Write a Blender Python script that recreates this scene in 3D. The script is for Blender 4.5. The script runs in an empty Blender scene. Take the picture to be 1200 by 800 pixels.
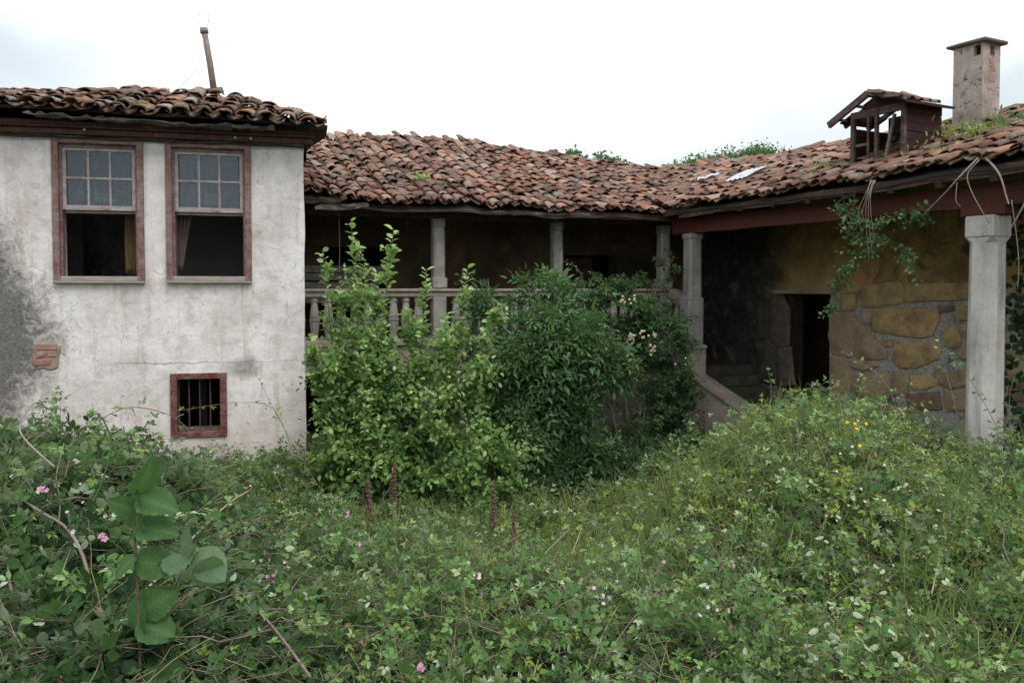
import bpy, bmesh, math, random
import numpy as np
from mathutils import Vector, Matrix, noise as mnoise

random.seed(7)
RNG = np.random.default_rng(11)
SC = bpy.context.scene
COL = SC.collection
E = 2.4            # eye height above the courtyard
F = 973.0          # focal length in photo pixels (1200 wide)
HOR = 338.0        # image row of the horizon

# ------------------------------------------------------------------ camera
cam_d = bpy.data.cameras.new('camera')
cam = bpy.data.objects.new('camera', cam_d)
COL.objects.link(cam)
cam_d.sensor_width = 36.0
cam_d.lens = F / 1200.0 * 36.0
PITCH = 2.0
cam.location = (0, 0, E)
cam.rotation_euler = (math.radians(90 - PITCH), 0, 0)
cam_d.shift_y = -((400 - HOR) - F * math.tan(math.radians(PITCH))) / 1200.0
cam_d.clip_end = 2000
cam_d.clip_start = 0.05
SC.camera = cam

# ------------------------------------------------------------------ world, sun, exposure
SUN_EL, SUN_ROT = 52, 150
w = bpy.data.worlds.new('World')
SC.world = w
w.use_nodes = True
nt = w.node_tree
for n_ in list(nt.nodes):
    nt.nodes.remove(n_)
out = nt.nodes.new('ShaderNodeOutputWorld')
bgn = nt.nodes.new('ShaderNodeBackground')
sky = nt.nodes.new('ShaderNodeTexSky')
sky.sky_type = 'NISHITA'
sky.sun_disc = False
sky.sun_elevation = math.radians(SUN_EL)
sky.sun_rotation = math.radians(SUN_ROT)
sky.dust_density = 3.0
tc = nt.nodes.new('ShaderNodeTexCoord')
mp = nt.nodes.new('ShaderNodeMapping')
mp.inputs['Scale'].default_value = (1, 1, 2.2)
nz = nt.nodes.new('ShaderNodeTexNoise')
nz.inputs['Scale'].default_value = 1.6
nz.inputs['Detail'].default_value = 4
rp = nt.nodes.new('ShaderNodeValToRGB')
rp.color_ramp.elements[0].position = 0.40
rp.color_ramp.elements[0].color = (0.50, 0.50, 0.50, 1)
rp.color_ramp.elements[1].position = 0.56
rp.color_ramp.elements[1].color = (0.97, 0.97, 0.97, 1)
mixw = nt.nodes.new('ShaderNodeMixRGB')
CLOUD = 10.5
SKYOFF = 2.3
mixw.inputs[2].default_value = (CLOUD * .985, CLOUD * 1.0, CLOUD * 1.03, 1)
nz2 = nt.nodes.new('ShaderNodeTexNoise'); nz2.inputs['Scale'].default_value = 1.7; nz2.inputs['Detail'].default_value = 3
mp2 = nt.nodes.new('ShaderNodeMapping'); mp2.inputs['Location'].default_value = (SKYOFF, 0.4, 0.0); mp2.inputs['Scale'].default_value = (1, 1, 1.6)
rp2 = nt.nodes.new('ShaderNodeValToRGB')
rp2.color_ramp.elements[0].position = 0.38; rp2.color_ramp.elements[0].color = (.54, .60, .635, 1)
rp2.color_ramp.elements[1].position = 0.54; rp2.color_ramp.elements[1].color = (.985, 1, 1.02, 1)
mc = nt.nodes.new('ShaderNodeMixRGB'); mc.blend_type = 'MULTIPLY'; mc.inputs[0].default_value = 1
mc.inputs[1].default_value = (CLOUD, CLOUD, CLOUD, 1)
nt.links.new(tc.outputs['Generated'], mp2.inputs['Vector']); nt.links.new(mp2.outputs[0], nz2.inputs['Vector'])
nt.links.new(nz2.outputs['Fac'], rp2.inputs[0]); nt.links.new(rp2.outputs[0], mc.inputs[2]); nt.links.new(mc.outputs[0], mixw.inputs[2])
nt.links.new(tc.outputs['Generated'], mp.inputs['Vector'])
nt.links.new(mp.outputs[0], nz.inputs['Vector'])
nt.links.new(nz.outputs['Fac'], rp.inputs[0])
nt.links.new(rp.outputs[0], mixw.inputs[0])
nt.links.new(sky.outputs[0], mixw.inputs[1])
# overcast sky: the zenith is brighter than the horizon (CIE overcast distribution)
sxyz = nt.nodes.new('ShaderNodeSeparateXYZ')
nt.links.new(tc.outputs['Generated'], sxyz.inputs[0])
mrw = nt.nodes.new('ShaderNodeMapRange')
mrw.inputs['From Min'].default_value = 0.0; mrw.inputs['From Max'].default_value = 1.0
mrw.inputs['To Min'].default_value = 0.80; mrw.inputs['To Max'].default_value = 2.0
nt.links.new(sxyz.outputs[2], mrw.inputs['Value'])
mulw = nt.nodes.new('ShaderNodeMixRGB'); mulw.blend_type = 'MULTIPLY'; mulw.inputs[0].default_value = 1.0
nt.links.new(mixw.outputs[0], mulw.inputs[1]); nt.links.new(mrw.outputs[0], mulw.inputs[2])
nt.links.new(mulw.outputs[0], bgn.inputs['Color'])
bgn.inputs['Strength'].default_value = 0.12
nt.links.new(bgn.outputs[0], out.inputs['Surface'])

sd = bpy.data.lights.new('sun', 'SUN')
sd.energy = 0.9
sd.angle = math.radians(28)
sd.color = (1.0, 0.97, 0.92)
so = bpy.data.objects.new('sun', sd)
COL.objects.link(so)
az = math.radians(SUN_ROT)
dirv = Vector((math.sin(az) * math.cos(math.radians(SUN_EL)), math.cos(az) * math.cos(math.radians(SUN_EL)), math.sin(math.radians(SUN_EL))))
so.rotation_euler = dirv.to_track_quat('Z', 'Y').to_euler()
so.location = (0, 0, 12)

SC.view_settings.view_transform = 'Standard'
SC.view_settings.look = 'None'
SC.view_settings.exposure = 0.16
SC.view_settings.gamma = 1.0
SC.render.engine = 'CYCLES'
SC.cycles.max_bounces = 6
SC.cycles.transparent_max_bounces = 8

# ------------------------------------------------------------------ materials
def new_mat(name):
    m = bpy.data.materials.new(name)
    m.use_nodes = True
    t = m.node_tree
    b = t.nodes['Principled BSDF']
    return m, t, b

def N(t, kind, **kw):
    n = t.nodes.new(kind)
    for k, v in kw.items():
        if hasattr(n, k):
            setattr(n, k, v)
        else:
            n.inputs[k.replace('_', ' ')].default_value = v
    return n

def ramp(t, src, stops):
    r = t.nodes.new('ShaderNodeValToRGB')
    while len(r.color_ramp.elements) < len(stops):
        r.color_ramp.elements.new(0.5)
    for e, (p, c) in zip(r.color_ramp.elements, stops):
        e.position = p
        e.color = (c[0], c[1], c[2], 1) if len(c) == 3 else c
    t.links.new(src, r.inputs[0])
    return r.outputs[0]

def noise(t, vec, scale, detail=6, rough=.6, dist=0.0):
    n = t.nodes.new('ShaderNodeTexNoise')
    n.inputs['Scale'].default_value = scale
    n.inputs['Detail'].default_value = detail
    n.inputs['Roughness'].default_value = rough
    n.inputs['Distortion'].default_value = dist
    if vec is not None:
        t.links.new(vec, n.inputs['Vector'])
    return n.outputs['Fac']

def mix(t, fac, a, b, mode='MIX'):
    m = t.nodes.new('ShaderNodeMixRGB')
    m.blend_type = mode
    for i, v in ((0, fac), (1, a), (2, b)):
        if isinstance(v, (int, float)):
            m.inputs[i].default_value = v
        elif isinstance(v, tuple):
            m.inputs[i].default_value = (v[0], v[1], v[2], 1)
        else:
            t.links.new(v, m.inputs[i])
    return m.outputs[0]

def mth(t, op, a, b=None):
    m = t.nodes.new('ShaderNodeMath')
    m.operation = op
    for i, v in ((0, a), (1, b)):
        if v is None:
            continue
        if isinstance(v, (int, float)):
            m.inputs[i].default_value = v
        else:
            t.links.new(v, m.inputs[i])
    return m.outputs[0]

def bump(t, b, h, strength=.5, dist=.01):
    n = t.nodes.new('ShaderNodeBump')
    n.inputs['Strength'].default_value = strength
    n.inputs['Distance'].default_value = dist
    t.links.new(h, n.inputs['Height'])
    t.links.new(n.outputs[0], b.inputs['Normal'])

def objvec(t, scale=(1, 1, 1)):
    c = t.nodes.new('ShaderNodeTexCoord')
    m = t.nodes.new('ShaderNodeMapping')
    m.inputs['Scale'].default_value = scale
    t.links.new(c.outputs['Object'], m.inputs['Vector'])
    return m.outputs[0]

def geo(t):
    return t.nodes.new('ShaderNodeNewGeometry')

def surf_mat(name, c1, c2, c3=None, scale=6, rough=.9, bmp=.4, fine=60, stretch=(1, 1, 1), spots=None, bdist=.01):
    m, t, b = new_mat(name)
    v = objvec(t, stretch)
    is_stone = 'granite' in name
    a = noise(t, v, scale, 8, .65)
    stops = [(.3, c1), (.6, c2)] + ([(.78, c3)] if c3 else [])
    c = ramp(t, a, stops)
    f = noise(t, v, fine, 4, .7)
    c = mix(t, .55, c, ramp(t, f, [(.25, (.45, .45, .45)), (.7, (1, 1, 1))]), 'MULTIPLY')
    if spots:
        sp = noise(t, v, spots[1], 5, .7)
        c = mix(t, ramp(t, sp, [(spots[2], (0, 0, 0)), (spots[2] + .08, (1, 1, 1))]), c, spots[0])
    if is_stone:
        st_ = noise(t, objvec(t, (9, 9, 1.1)), 1.0, 6, .7)
        c = mix(t, mth(t, 'MULTIPLY', ramp(t, st_, [(.48, (0, 0, 0)), (.68, (1, 1, 1))]), .5), c, (.12, .115, .085))
    t.links.new(c, b.inputs['Base Color'])
    b.inputs['Roughness'].default_value = rough
    b.inputs['Specular IOR Level'].default_value = .25
    bump(t, b, mth(t, 'ADD', mth(t, 'MULTIPLY', a, 1.0), mth(t, 'MULTIPLY', f, .35)), bmp, bdist)
    return m

def plaster_mat():
    """lime plaster of the left house, mouldy towards its far left end; object x runs along the wall"""
    m, t, b = new_mat('lime_plaster')
    c = t.nodes.new('ShaderNodeTexCoord')
    v = c.outputs['Object']
    sep = t.nodes.new('ShaderNodeSeparateXYZ')
    t.links.new(v, sep.inputs[0])
    x, z = sep.outputs[0], sep.outputs[2]
    big = noise(t, v, 1.3, 6, .62, .4)
    mid = noise(t, v, 5.5, 8, .7, .3)
    fine = noise(t, v, 42, 6, .75)
    mpn = t.nodes.new('ShaderNodeMapping')
    mpn.inputs['Scale'].default_value = (7, 7, .55)
    t.links.new(v, mpn.inputs['Vector'])
    streak = noise(t, mpn.outputs[0], 1.2, 6, .65)
    col = ramp(t, big, [(.28, (.59, .55, .515)), (.5, (.785, .755, .73)), (.72, (.89, .87, .855))])
    col = mix(t, .75, col, ramp(t, mid, [(.28, (.48, .45, .41)), (.5, (.90, .88, .87)), (.7, (1, 1, 1))]), 'MULTIPLY')
    col = mix(t, .28, col, ramp(t, fine, [(.3, (.5, .48, .45)), (.55, (1, 1, 1))]), 'MULTIPLY')
    # ochre run-off streaks
    sk = ramp(t, streak, [(.54, (0, 0, 0)), (.74, (1, 1, 1))])
    col = mix(t, mth(t, 'MULTIPLY', sk, .55), col, (.40, .33, .24))
    dk = ramp(t, noise(t, mpn.outputs[0], 2.6, 7, .7), [(.58, (0, 0, 0)), (.74, (1, 1, 1))])
    col = mix(t, mth(t, 'MULTIPLY', dk, .5), col, (.18, .17, .155))
    # warmer, dirtier band low on the wall
    low = t.nodes.new('ShaderNodeMapRange')
    low.inputs['From Min'].default_value = 1.75
    low.inputs['From Max'].default_value = .5
    t.links.new(mth(t, 'ADD', z, mth(t, 'MULTIPLY', mid, .5)), low.inputs['Value'])
    col = mix(t, mth(t, 'MULTIPLY', low.outputs[0], .62), col, (.52, .43, .37))
    # black mould at the far left, wider low down
    mr = t.nodes.new('ShaderNodeMapRange')
    mr.inputs['From Min'].default_value = -2.55
    mr.inputs['From Max'].default_value = -3.0
    zz = mth(t, 'MULTIPLY', mth(t, 'SUBTRACT', mth(t, 'ABSOLUTE', mth(t, 'SUBTRACT', z, 1.9)), .5), .55)
    mouldn = noise(t, v, 7, 9, .8, 1.2)
    t.links.new(mth(t, 'ADD', mth(t, 'ADD', x, mth(t, 'MAXIMUM', zz, -.2)), mth(t, 'MULTIPLY', mth(t, 'SUBTRACT', mouldn, .5), 1.5)), mr.inputs['Value'])
    col = mix(t, mth(t, 'MULTIPLY', mr.outputs[0], .9), col, ramp(t, fine, [(.3, (.025, .024, .022)), (.5, (.09, .085, .078)), (.7, (.20, .19, .18))]))
    # ledge line and run-off stain above the barred window
    zl_ = mth(t, 'ADD', mth(t, 'SUBTRACT', z, E - .815), mth(t, 'MULTIPLY', mth(t, 'SUBTRACT', mid, .5), .10))
    line = ramp(t, mth(t, 'ABSOLUTE', zl_), [(.0, (1, 1, 1)), (.011, (0, 0, 0))])
    xm = ramp(t, mth(t, 'MULTIPLY', mth(t, 'ADD', x, 2.2), .5), [(.02, (0, 0, 0)), (.25, (.8, .8, .8)), (.9, (.35, .35, .35))])
    col = mix(t, mth(t, 'MULTIPLY', line, xm), col, (.13, .12, .10))
    dx_ = mth(t, 'MULTIPLY', mth(t, 'ADD', x, .66), 3.6); dz_ = mth(t, 'MULTIPLY', mth(t, 'SUBTRACT', z, E - .88), 6.0)
    rr_ = mth(t, 'ADD', mth(t, 'MULTIPLY', dx_, dx_), mth(t, 'MULTIPLY', dz_, dz_))
    stn = ramp(t, mth(t, 'ADD', rr_, mth(t, 'MULTIPLY', mth(t, 'SUBTRACT', mid, .5), 1.2)), [(.0, (1, 1, 1)), (.75, (0, 0, 0))])
    col = mix(t, mth(t, 'MULTIPLY', stn, .75), col, (.13, .12, .105))
    # cracks
    vo = t.nodes.new('ShaderNodeTexVoronoi')
    vo.feature = 'DISTANCE_TO_EDGE'
    vo.inputs['Scale'].default_value = 1.35
    mv = t.nodes.new('ShaderNodeVectorMath'); mv.operation = 'ADD'
    nn = t.nodes.new('ShaderNodeTexNoise'); nn.inputs['Scale'].default_value = 5; nn.inputs['Detail'].default_value = 6
    t.links.new(v, nn.inputs['Vector'])
    t.links.new(v, mv.inputs[0]); t.links.new(nn.outputs['Color'], mv.inputs[1])
    t.links.new(mv.outputs[0], vo.inputs['Vector'])
    cr = ramp(t, vo.outputs['Distance'], [(0.0, (1, 1, 1)), (.012, (0, 0, 0))])
    crm = mth(t, 'MULTIPLY', cr, ramp(t, mid, [(.5, (0, 0, 0)), (.6, (1, 1, 1))]))
    col = mix(t, mth(t, 'MULTIPLY', crm, .7), col, (.12, .11, .10))
    t.links.new(col, b.inputs['Base Color'])
    b.inputs['Roughness'].default_value = .95
    b.inputs['Specular IOR Level'].default_value = .15
    h = mth(t, 'ADD', mth(t, 'ADD', mth(t, 'MULTIPLY', big, 1.2), mth(t, 'MULTIPLY', mid, .9)), mth(t, 'MULTIPLY', fine, .3))
    h = mth(t, 'SUBTRACT', h, mth(t, 'MULTIPLY', crm, .5))
    bump(t, b, h, .55, .03)
    return m

def ochre_mat(name, grey_below=None, dark=.0, gallery_shade=False, gain=1.0):
    m, t, b = new_mat(name)
    c = t.nodes.new('ShaderNodeTexCoord')
    v = c.outputs['Object']
    sep = t.nodes.new('ShaderNodeSeparateXYZ')
    t.links.new(v, sep.inputs[0])
    big = noise(t, v, 1.4, 8, .7, .5)
    fine = noise(t, v, 24, 6, .7)
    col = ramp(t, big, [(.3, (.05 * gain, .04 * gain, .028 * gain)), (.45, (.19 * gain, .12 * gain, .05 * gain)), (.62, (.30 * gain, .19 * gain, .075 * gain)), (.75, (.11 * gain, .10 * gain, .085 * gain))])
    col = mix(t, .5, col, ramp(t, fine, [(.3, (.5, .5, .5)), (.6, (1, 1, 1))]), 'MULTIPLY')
    if grey_below is not None:
        mr = t.nodes.new('ShaderNodeMapRange')
        mr.inputs['From Min'].default_value = grey_below + .04
        mr.inputs['From Max'].default_value = grey_below - .04
        n2 = noise(t, v, 3.0, 5, .6)
        t.links.new(mth(t, 'ADD', sep.outputs[2], mth(t, 'MULTIPLY', mth(t, 'SUBTRACT', n2, .5), .5)), mr.inputs['Value'])
        col = mix(t, mr.outputs[0], col, ramp(t, fine, [(.3, (.20, .185, .16)), (.62, (.46, .43, .38))]))
    # mould patches
    md = noise(t, v, 2.2, 8, .75, .8)
    col = mix(t, ramp(t, md, [(.5, (0, 0, 0)), (.64, (.85, .85, .85))]), col, (.045, .042, .036))
    if dark is not None and grey_below is not None:
        mr2 = t.nodes.new('ShaderNodeMapRange')
        mr2.inputs['From Min'].default_value = .35
        mr2.inputs['From Max'].default_value = -.2
        t.links.new(mth(t, 'ADD', sep.outputs[0], mth(t, 'MULTIPLY', mth(t, 'SUBTRACT', md, .5), .9)), mr2.inputs['Value'])
        pale = noise(t, v, 3.2, 8, .75, 1.0)
        col = mix(t, mr2.outputs[0], col, ramp(t, pale, [(.42, (.028, .027, .024)), (.56, (.07, .067, .06)), (.68, (.24, .23, .21))]))
    if gallery_shade:  # the gallery's deep shade, put unevenly into the plaster colour
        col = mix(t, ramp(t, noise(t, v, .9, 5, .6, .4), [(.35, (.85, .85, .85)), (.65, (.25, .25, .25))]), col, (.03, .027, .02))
    t.links.new(col, b.inputs['Base Color'])
    b.inputs['Roughness'].default_value = .95
    bump(t, b, mth(t, 'ADD', big, mth(t, 'MULTIPLY', fine, .4)), .6, .03)
    return m

def tile_mat(name, pal, lichen, moss):
    m, t, b = new_mat(name)
    oi = t.nodes.new('ShaderNodeObjectInfo')
    g = geo(t)
    rnd = mth(t, 'FRACT', mth(t, 'ADD', oi.outputs['Random'], g.outputs['Random Per Island']))
    c = t.nodes.new('ShaderNodeTexCoord')
    ofs = t.nodes.new('ShaderNodeVectorMath'); ofs.operation = 'ADD'
    cmb = t.nodes.new('ShaderNodeCombineXYZ')
    t.links.new(mth(t, 'MULTIPLY', rnd, 37.0), cmb.inputs[0])
    t.links.new(mth(t, 'MULTIPLY', rnd, 91.0), cmb.inputs[1])
    t.links.new(c.outputs['Object'], ofs.inputs[0]); t.links.new(cmb.outputs[0], ofs.inputs[1])
    v = ofs.outputs[0]
    base = ramp(t, rnd, pal)
    base.node.color_ramp.interpolation = 'LINEAR'
    n1 = noise(t, v, 9, 8, .75, .3)
    n2 = noise(t, v, 38, 5, .75)
    n3 = noise(t, v, 5, 6, .7, .5)
    col = mix(t, .8, base, ramp(t, n1, [(.3, (.38, .33, .30)), (.5, (.85, .82, .8)), (.7, (1.1, 1.05, 1.0))]), 'MULTIPLY')
    lf = mth(t, 'ADD', n2, mth(t, 'MULTIPLY', mth(t, 'SUBTRACT', mth(t, 'FRACT', mth(t, 'MULTIPLY', rnd, 7.31)), .5), lichen[3]))
    col = mix(t, ramp(t, lf, [(lichen[1], (0, 0, 0)), (lichen[1] + .1, (.9, .9, .9))]), col, lichen[0])
    mf = mth(t, 'ADD', n3, mth(t, 'MULTIPLY', mth(t, 'SUBTRACT', mth(t, 'FRACT', mth(t, 'MULTIPLY', rnd, 3.77)), .5), lichen[3]))
    col = mix(t, ramp(t, mf, [(moss[1], (0, 0, 0)), (moss[1] + .12, (.85, .85, .85))]), col, moss[0])
    t.links.new(col, b.inputs['Base Color'])
    b.inputs['Roughness'].default_value = .92
    b.inputs['Specular IOR Level'].default_value = .2
    bump(t, b, mth(t, 'ADD', n1, mth(t, 'MULTIPLY', n2, .5)), .6, .012)
    return m

def leaf_mat(name, dark, mid, light, under, trans=.25, rough=.5):
    m, t, b = new_mat(name)
    at = t.nodes.new('ShaderNodeAttribute')
    at.attribute_name = 'tint'
    g = geo(t)
    c = t.nodes.new('ShaderNodeTexCoord')
    n1 = noise(t, c.outputs['Object'], 35, 3, .6)
    f = mth(t, 'ADD', at.outputs['Fac'], mth(t, 'MULTIPLY', mth(t, 'SUBTRACT', n1, .5), .25))
    col = ramp(t, f, [(.05, dark), (.5, mid), (.93, light), (.985, under)])
    col = mix(t, g.outputs['Backfacing'], col, mix(t, .35, col, under))
    t.links.new(col, b.inputs['Base Color'])
    b.inputs['Roughness'].default_value = rough
    b.inputs['Specular IOR Level'].default_value = .13
    tr = t.nodes.new('ShaderNodeBsdfTranslucent')
    t.links.new(mix(t, .5, col, (light[0] * 1.3, light[1] * 1.5, light[2] * .6)), tr.inputs['Color'])
    ms = t.nodes.new('ShaderNodeMixShader')
    ms.inputs[0].default_value = trans
    o = t.nodes['Material Output']
    t.links.new(b.outputs[0], ms.inputs[1]); t.links.new(tr.outputs[0], ms.inputs[2])
    t.links.new(ms.outputs[0], o.inputs['Surface'])
    return m

def wood_mat(name, paint, bare, amount=.5, rough=.8):
    m, t, b = new_mat(name)
    v = objvec(t, (1, 1, 1))
    n1 = noise(t, v, 9, 8, .75, .5)
    st = objvec(t, (2.5, 30, 30))
    n2 = noise(t, st, 1.5, 6, .7)
    fine = noise(t, v, 60, 4, .7)
    bc = mix(t, .7, bare, ramp(t, n2, [(.3, (.35, .33, .3)), (.65, (1, 1, 1))]), 'MULTIPLY')
    pc = mix(t, .6, paint, ramp(t, n1, [(.3, (.45, .42, .4)), (.65, (1, 1, 1))]), 'MULTIPLY')
    f = ramp(t, mth(t, 'ADD', mth(t, 'MULTIPLY', n1, .65), mth(t, 'MULTIPLY', fine, .35)), [(amount - .05, (0, 0, 0)), (amount + .05, (1, 1, 1))])
    t.links.new(mix(t, f, pc, bc), b.inputs['Base Color'])
    b.inputs['Roughness'].default_value = rough
    b.inputs['Specular IOR Level'].default_value = .2
    bump(t, b, mth(t, 'ADD', n2, mth(t, 'MULTIPLY', fine, .4)), .5, .006)
    return m

def glass_mat():
    m, t, b = new_mat('dusty_glass')
    v = objvec(t)
    n1 = noise(t, v, 3.5, 8, .75, 2.0)
    n2 = noise(t, objvec(t, (14, 14, 1.2)), 2, 5, .7)
    dust = t.nodes.new('ShaderNodeBsdfDiffuse')
    dust.inputs['Color'].default_value = (.17, .20, .225, 1)
    gl = t.nodes.new('ShaderNodeBsdfGlossy')
    gl.inputs['Roughness'].default_value = .12
    gl.inputs['Color'].default_value = (.5, .57, .62, 1)
    tr = t.nodes.new('ShaderNodeBsdfTransparent')
    tr.inputs['Color'].default_value = (.8, .85, .9, 1)
    m1 = t.nodes.new('ShaderNodeMixShader')
    m2 = t.nodes.new('ShaderNodeMixShader')
    fr = t.nodes.new('ShaderNodeFresnel'); fr.inputs[0].default_value = 1.5
    t.links.new(mth(t, 'ADD', fr.outputs[0], .04), m1.inputs[0])
    t.links.new(tr.outputs[0], m1.inputs[1]); t.links.new(gl.outputs[0], m1.inputs[2])
    f = ramp(t, mth(t, 'ADD', mth(t, 'MULTIPLY', n1, .6), mth(t, 'MULTIPLY', n2, .4)), [(.34, (.03, .03, .03)), (.5, (.22, .22, .22)), (.60, (.75, .75, .75))])
    t.links.new(f, m2.inputs[0])
    t.links.new(m1.outputs[0], m2.inputs[1]); t.links.new(dust.outputs[0], m2.inputs[2])
    t.links.new(m2.outputs[0], t.nodes['Material Output'].inputs['Surface'])
    return m

def flat(name, c, rough=.8, metal=0):
    m, t, b = new_mat(name)
    v = objvec(t)
    n1 = noise(t, v, 20, 5, .7)
    t.links.new(mix(t, .6, c, ramp(t, n1, [(.3, (.5, .5, .5)), (.65, (1, 1, 1))]), 'MULTIPLY'), b.inputs['Base Color'])
    b.inputs['Roughness'].default_value = rough
    b.inputs['Metallic'].default_value = metal
    return m

M = {}
M['plaster'] = plaster_mat()
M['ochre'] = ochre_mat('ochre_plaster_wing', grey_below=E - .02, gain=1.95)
M['ochre_back'] = ochre_mat('ochre_plaster_gallery', gallery_shade=True)
M['interior'] = surf_mat('grey_room_plaster', (.20, .195, .18), (.30, .29, .27), scale=2)
M['granite'] = surf_mat('weathered_granite', (.22, .20, .185), (.38, .355, .335), (.47, .44, .42), scale=5, fine=70, bmp=.5, spots=((.09, .09, .075), 11, .62))
M['granite_warm'] = surf_mat('warm_granite', (.23, .185, .15), (.38, .325, .28), (.46, .41, .365), scale=4, fine=70, bmp=.5, spots=((.10, .10, .06), 8, .62))
M['granite_pale'] = surf_mat('pale_granite', (.50, .465, .43), (.68, .64, .60), (.78, .74, .70), scale=4, fine=75, bmp=.9, bdist=.015, spots=((.25, .24, .22), 26, .62))
M['granite_lichen'] = surf_mat('lichened_granite', (.12, .12, .10), (.26, .25, .23), (.45, .44, .42), scale=9, fine=60, bmp=.6, spots=((.62, .61, .58), 40, .58))
M['stone_ochre'] = surf_mat('ochre_stone', (.32, .22, .12), (.66, .46, .22), (.62, .50, .34), scale=5, fine=38, bmp=1.0, bdist=.03)
M['stone_brown'] = surf_mat('brown_stone', (.28, .20, .13), (.54, .39, .24), (.56, .46, .35), scale=5, fine=38, bmp=1.0, bdist=.03)
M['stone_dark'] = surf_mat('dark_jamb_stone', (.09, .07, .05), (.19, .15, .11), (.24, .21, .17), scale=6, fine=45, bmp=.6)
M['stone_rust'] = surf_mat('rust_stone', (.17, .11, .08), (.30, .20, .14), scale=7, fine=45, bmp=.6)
M['cellar_wall'] = surf_mat('damp_cellar_wall', (.07, .07, .055), (.22, .20, .17), (.46, .44, .41), scale=2.5, fine=30, bmp=.6)
M['coping'] = surf_mat('mossy_coping', (.22, .17, .13), (.38, .32, .27), (.24, .25, .16), scale=4, fine=50, bmp=.6)
M['step'] = surf_mat('damp_step', (.04, .045, .03), (.10, .10, .07), (.16, .15, .12), scale=5, fine=50, bmp=.5)
M['red_wood'] = wood_mat('faded_red_frame', (.225, .105, .09), (.29, .235, .225), .50)
M['red_grey'] = wood_mat('weathered_pink_sash', (.34, .20, .17), (.46, .42, .41), .45)
M['grey_wood'] = wood_mat('weathered_grey_sill', (.30, .23, .21), (.38, .345, .32), .42)
M['fascia'] = wood_mat('brown_fascia', (.105, .05, .038), (.15, .11, .09), .55)
M['beam_red'] = wood_mat('red_beam', (.135, .038, .026), (.07, .045, .035), .52)
M['dark_red'] = wood_mat('dark_red_grille_frame', (.145, .042, .04), (.22, .15, .13), .53)
M['dormer_wood'] = wood_mat('dormer_boards', (.042, .017, .015), (.05, .034, .03), .6)
M['dormer_post'] = wood_mat('dormer_posts', (.08, .045, .04), (.15, .12, .11), .5)
M['rotten'] = wood_mat('rotten_board', (.13, .115, .09), (.26, .24, .21), .5)
M['dark_wood'] = wood_mat('dark_wood', (.05, .035, .025), (.08, .06, .045), .5)
M['deck'] = flat('roof_deck', (.05, .04, .032), .95)
M['bark'] = surf_mat('bark', (.07, .055, .04), (.16, .13, .10), scale=20, fine=80)
M['iron'] = flat('rusty_iron', (.09, .055, .045), .8, .2)
M['cable'] = flat('black_cable', (.03, .03, .032), .6)
M['porcelain'] = flat('porcelain', (.55, .54, .52), .4)
M['glass'] = glass_mat()
M['brick'] = surf_mat('old_brick', (.26, .14, .11), (.40, .235, .19), (.44, .35, .30), scale=14, fine=50)
M['brick_bed'] = surf_mat('brick_bed', (.24, .17, .14), (.36, .26, .21), scale=9, fine=50)
M['curtain'] = surf_mat('ochre_curtain', (.30, .19, .09), (.42, .29, .15), scale=5, stretch=(8, 8, 1), bmp=.8)
M['curtain_grey'] = surf_mat('grey_curtain', (.26, .21, .16), (.38, .32, .26), scale=5, stretch=(8, 8, 1), bmp=.8)
M['white_sheet'] = flat('white_roof_sheet', (.86, .87, .90), .5)
M['red_sheet'] = flat('red_roof_sheet', (.36, .15, .13), .6)
M['chimney'] = surf_mat('chimney_render', (.28, .22, .18), (.50, .43, .385), (.60, .54, .49), scale=3, fine=40, bmp=.8, spots=((.09, .08, .07), 15, .565))
M['cap'] = surf_mat('chimney_cap', (.10, .095, .085), (.20, .19, .175), scale=9, fine=50)
M['pipe'] = flat('grey_flue', (.26, .25, .25), .7, .2)
M['pipe_red'] = surf_mat('rusted_flue', (.22, .10, .085), (.27, .22, .21), (.33, .31, .30), scale=9)
M['soil'] = surf_mat('soil', (.028, .026, .016), (.055, .05, .03), scale=1.5, fine=18)
M['lichen_lump'] = surf_mat('mortar_lump', (.13, .13, .115), (.26, .26, .24), (.40, .39, .37), scale=14, fine=50)
M['tile_mid'] = tile_mat('clay_tile', [(0.0, (.085, .052, .040)), (.18, (.23, .120, .085)), (.36, (.15, .090, .070)), (.52, (.30, .165, .118)), (.66, (.19, .130, .105)), (.78, (.37, .165, .095)), (.88, (.35, .265, .21)), (1.0, (.12, .078, .062))],
                         ((.25, .232, .20), .59, 0, .26), ((.065, .060, .042), .57))
M['tile_left'] = tile_mat('lichened_clay_tile', [(0.0, (.11, .075, .055)), (.25, (.26, .145, .095)), (.45, (.17, .12, .09)), (.65, (.34, .185, .12)), (.85, (.22, .16, .125)), (1.0, (.13, .09, .07))],
                          ((.36, .35, .315), .56, 0, .25), ((.06, .062, .038), .55))
M['bramble'] = leaf_mat('bramble_leaf', (.010, .030, .009), (.058, .126, .036), (.180, .290, .088), (.40, .45, .34), .22, .48)
M['bramble_yel'] = leaf_mat('bramble_leaf_yellowed', (.024, .054, .010), (.130, .205, .036), (.32, .40, .085), (.38, .43, .27), .25, .55)
M['sapling'] = leaf_mat('sapling_leaf', (.028, .068, .020), (.120, .215, .062), (.37, .50, .19), (.32, .42, .27), .32, .42)
M['elder'] = leaf_mat('elder_leaf', (.013, .040, .014), (.052, .112, .042), (.14, .235, .085), (.19, .27, .14), .22, .45)
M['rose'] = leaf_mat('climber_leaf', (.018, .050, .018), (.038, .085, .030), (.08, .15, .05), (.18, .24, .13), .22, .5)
M['ivy'] = leaf_mat('ivy_leaf', (.014, .035, .012), (.03, .062, .02), (.06, .11, .035), (.12, .17, .08), .15, .4)
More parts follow.
